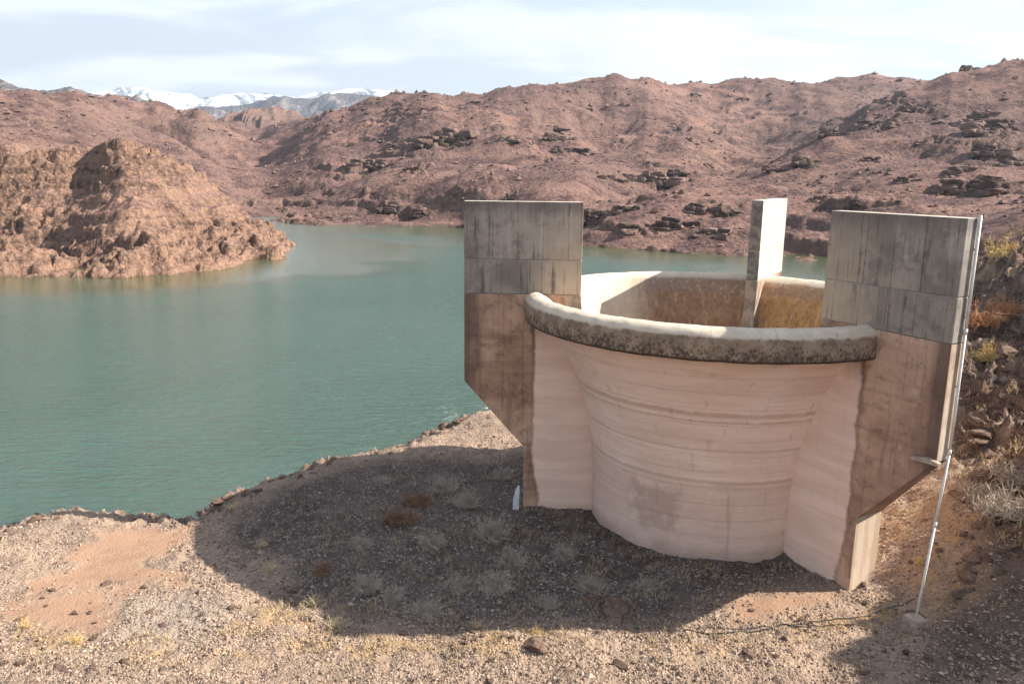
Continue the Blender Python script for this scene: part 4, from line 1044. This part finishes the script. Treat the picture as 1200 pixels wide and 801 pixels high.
NG = 11000
pa = np.radians(RNG.uniform(-35, 35, NG * 6)); pd = 1 / RNG.uniform(1 / 46., 1 / 15.5, NG * 6); x_, y_ = np.sin(pa) * pd, np.cos(pa) * pd
dk = inside(x_, y_, CAST_SHADE, 1.0); gd = inside(x_, y_, GOLD, .6); sn = inside(x_, y_, SAND1, .4) + inside(x_, y_, SAND2, .4) + inside(x_, y_, SAND3, .4)
cl = sst(fbm(x_, y_, 1.1, 3, .6, 300.), -.05, .35); rt = sst(x_ - .25 * np.clip(y_ - 20, 0, 60), 12.0, 15.5)
pr = np.clip(dk * .45 * (.15 + .85 * cl) + gd * .16 * cl + rt * .40 * cl + .05 * cl, 0, 1) * (1 - np.clip(sn, 0, 1)); zz = gz(x_, y_)
ok = (RNG.uniform(0, 1, len(x_)) < pr) & (zz > WATER + .06) & (np.hypot(x_ - CX, y_ - CY) > 4.3)
x_, y_, zz, dk, gd, rt = [v[ok][:NG] for v in (x_, y_, zz, dk, gd, rt)]
m, t = new_mat('dead_grass'); v_ = t.n('ShaderNodeAttribute', out=2, attribute_name='tone')
c_ = t.mix(v_, (.27, .235, .19), (.54, .39, .19)); M_GR = finish(m, t, c_, .85)
tone = np.clip(.22 + .55 * np.maximum(gd, rt) * RNG.uniform(.2, 1.2, len(x_)) + .35 * RNG.uniform(0, 1, len(x_)) * (1 - dk * .4), 0, 1)
o = blades('dead_grass', np.stack([x_, y_, zz], 1), np.where(rt > .4, .28, .13) * RNG.uniform(.6, 1.3, len(x_)), tone, M_GR)
tag(o, 'thin cover of dead grass and low scrub over the shore', 'grass', kind='stuff')

# ------------------------------------------------------------------ dark rock outcrops standing out of the hillsides
def outcrop_mesh(seed):
    """two or three beds of jointed rock, each bed a row of rounded blocks"""
    rg = np.random.default_rng(seed); Vs = []; Fs = []; o = 0
    V0, F0 = rock_arrays(3, 1, 1.0); import bmesh
    bm = bmesh.new(); bmesh.ops.create_icosphere(bm, subdivisions=3, radius=1.0); V0 = np.array([v.co[:] for v in bm.verts]); F0 = np.array([[v.index for v in f.verts] for f in bm.faces]); bm.free()
    z = -.45
    for bed in range(3):
        th = rg.uniform(.18, .36); x = -1.05 + rg.uniform(0, .35) * bed; xe = 1.05 - rg.uniform(0, .45) * bed
        while x < xe:
            w = rg.uniform(.35, .95)
            V = np.sign(V0) * np.abs(V0) ** .36 * np.array([w * .52, rg.uniform(.38, .55), th * .56])
            q = V * 3 + seed * 7 + o * .01
            V = V * (1 + .36 * fbm(q[:, 0] + q[:, 2], q[:, 1] * 1.2 - q[:, 2], 1.3, 4, .6, seed + bed)[:, None])
            a = rg.uniform(-.25, .25); V = np.stack([V[:, 0] * math.cos(a) - V[:, 1] * math.sin(a), V[:, 0] * math.sin(a) + V[:, 1] * math.cos(a), V[:, 2] + .12 * V[:, 0] * rg.uniform(-1, 1)], 1)
            V = V + np.array([x + w / 2, bed * .22 + rg.uniform(-.12, .12), z + th / 2 + rg.uniform(-.04, .04)])
            Vs.append(V); Fs.append(F0 + o); o += len(V); x += w * rg.uniform(.9, 1.25)
        z += th * .9
    return mesh_np('rock_outcrop', np.concatenate(Vs), np.concatenate(Fs), M_OUTCROP, True, link=False).data


OC = [outcrop_mesh(k) for k in range(5)]
ocs = OCS
def oc_label(a_, b_, w_):
    size = 'broad' if w_ >= 20 else ('small' if w_ < 10 else 'middling')
    if b_ < 130: up = 'near the skyline of'
    elif b_ < 165: up = 'high on'
    elif b_ < 200: up = 'halfway up'
    elif b_ < 228: up = 'low on'
    else: up = 'low by the water on'
    hill = 'the right hill' if a_ > 900 + (190 - b_) * .9 and a_ > 780 else ('the far hill' if a_ < 700 else 'the middle slope')
    if a_ < 500: side = 'well left of the left pier'
    elif a_ < 550: side = 'just left of the left pier'
    elif a_ < 615: side = 'above the outer left pier'
    elif a_ < 683: side = 'above the inner left pier'
    elif a_ < 760: side = 'just right of the left pier'
    elif a_ < 880: side = 'left of the back pier'
    elif a_ < 965: side = 'over the back pier'
    elif a_ < 1050: side = 'above the inner right pier'
    elif a_ < 1145: side = 'over the outer right pier'
    else: side = 'right of the white pipe'
    return f'{size} outcrop {up} {hill}, {side}'


ocs_seen = {}
ocs_lab = []
for a_, b_, w_ in ocs:
    L_ = oc_label(a_, b_, w_); ocs_lab.append(L_)
for k, (a_, b_, w_) in enumerate(ocs):
    x_, y_, z_, D_ = hill_hit(a_, b_); s_ = w_ / FPX * D_ * .82
    place('rock_outcrop', OC[k % 5], (x_, y_ + s_ * .25, z_ + s_ * .16), (s_ * 1.0, s_, s_ * .95), random.uniform(-.45, .45), ocs_lab[k], 'rock outcrop', 'dark rock outcrops on the hills across the lake', 0.0)

# ------------------------------------------------------------------ haze in the air
hx0, hx1, hy0, hy1, hz0, hz1 = -9000, 9000, -2500, 9000, -20, 640
o = mesh_np('haze', [(hx0, hy0, hz0), (hx1, hy0, hz0), (hx1, hy1, hz0), (hx0, hy1, hz0), (hx0, hy0, hz1), (hx1, hy0, hz1), (hx1, hy1, hz1), (hx0, hy1, hz1)],
            [(0, 3, 2, 1), (4, 5, 6, 7), (0, 1, 5, 4), (1, 2, 6, 5), (2, 3, 7, 6), (3, 0, 4, 7)], None, False)
m = bpy.data.materials.new('haze_air'); m.use_nodes = True; m.node_tree.nodes.clear(); t = NT(m.node_tree)
pv = t.n('ShaderNodeVolumePrincipled', {'Color': (.66, .83, 1.0), 'Density': 1.1e-4, 'Anisotropy': .2})
oo = m.node_tree.nodes.new('ShaderNodeOutputMaterial'); m.node_tree.links.new(pv, oo.inputs[1]); o.data.materials.append(m)
tag(o, kind='stuff')
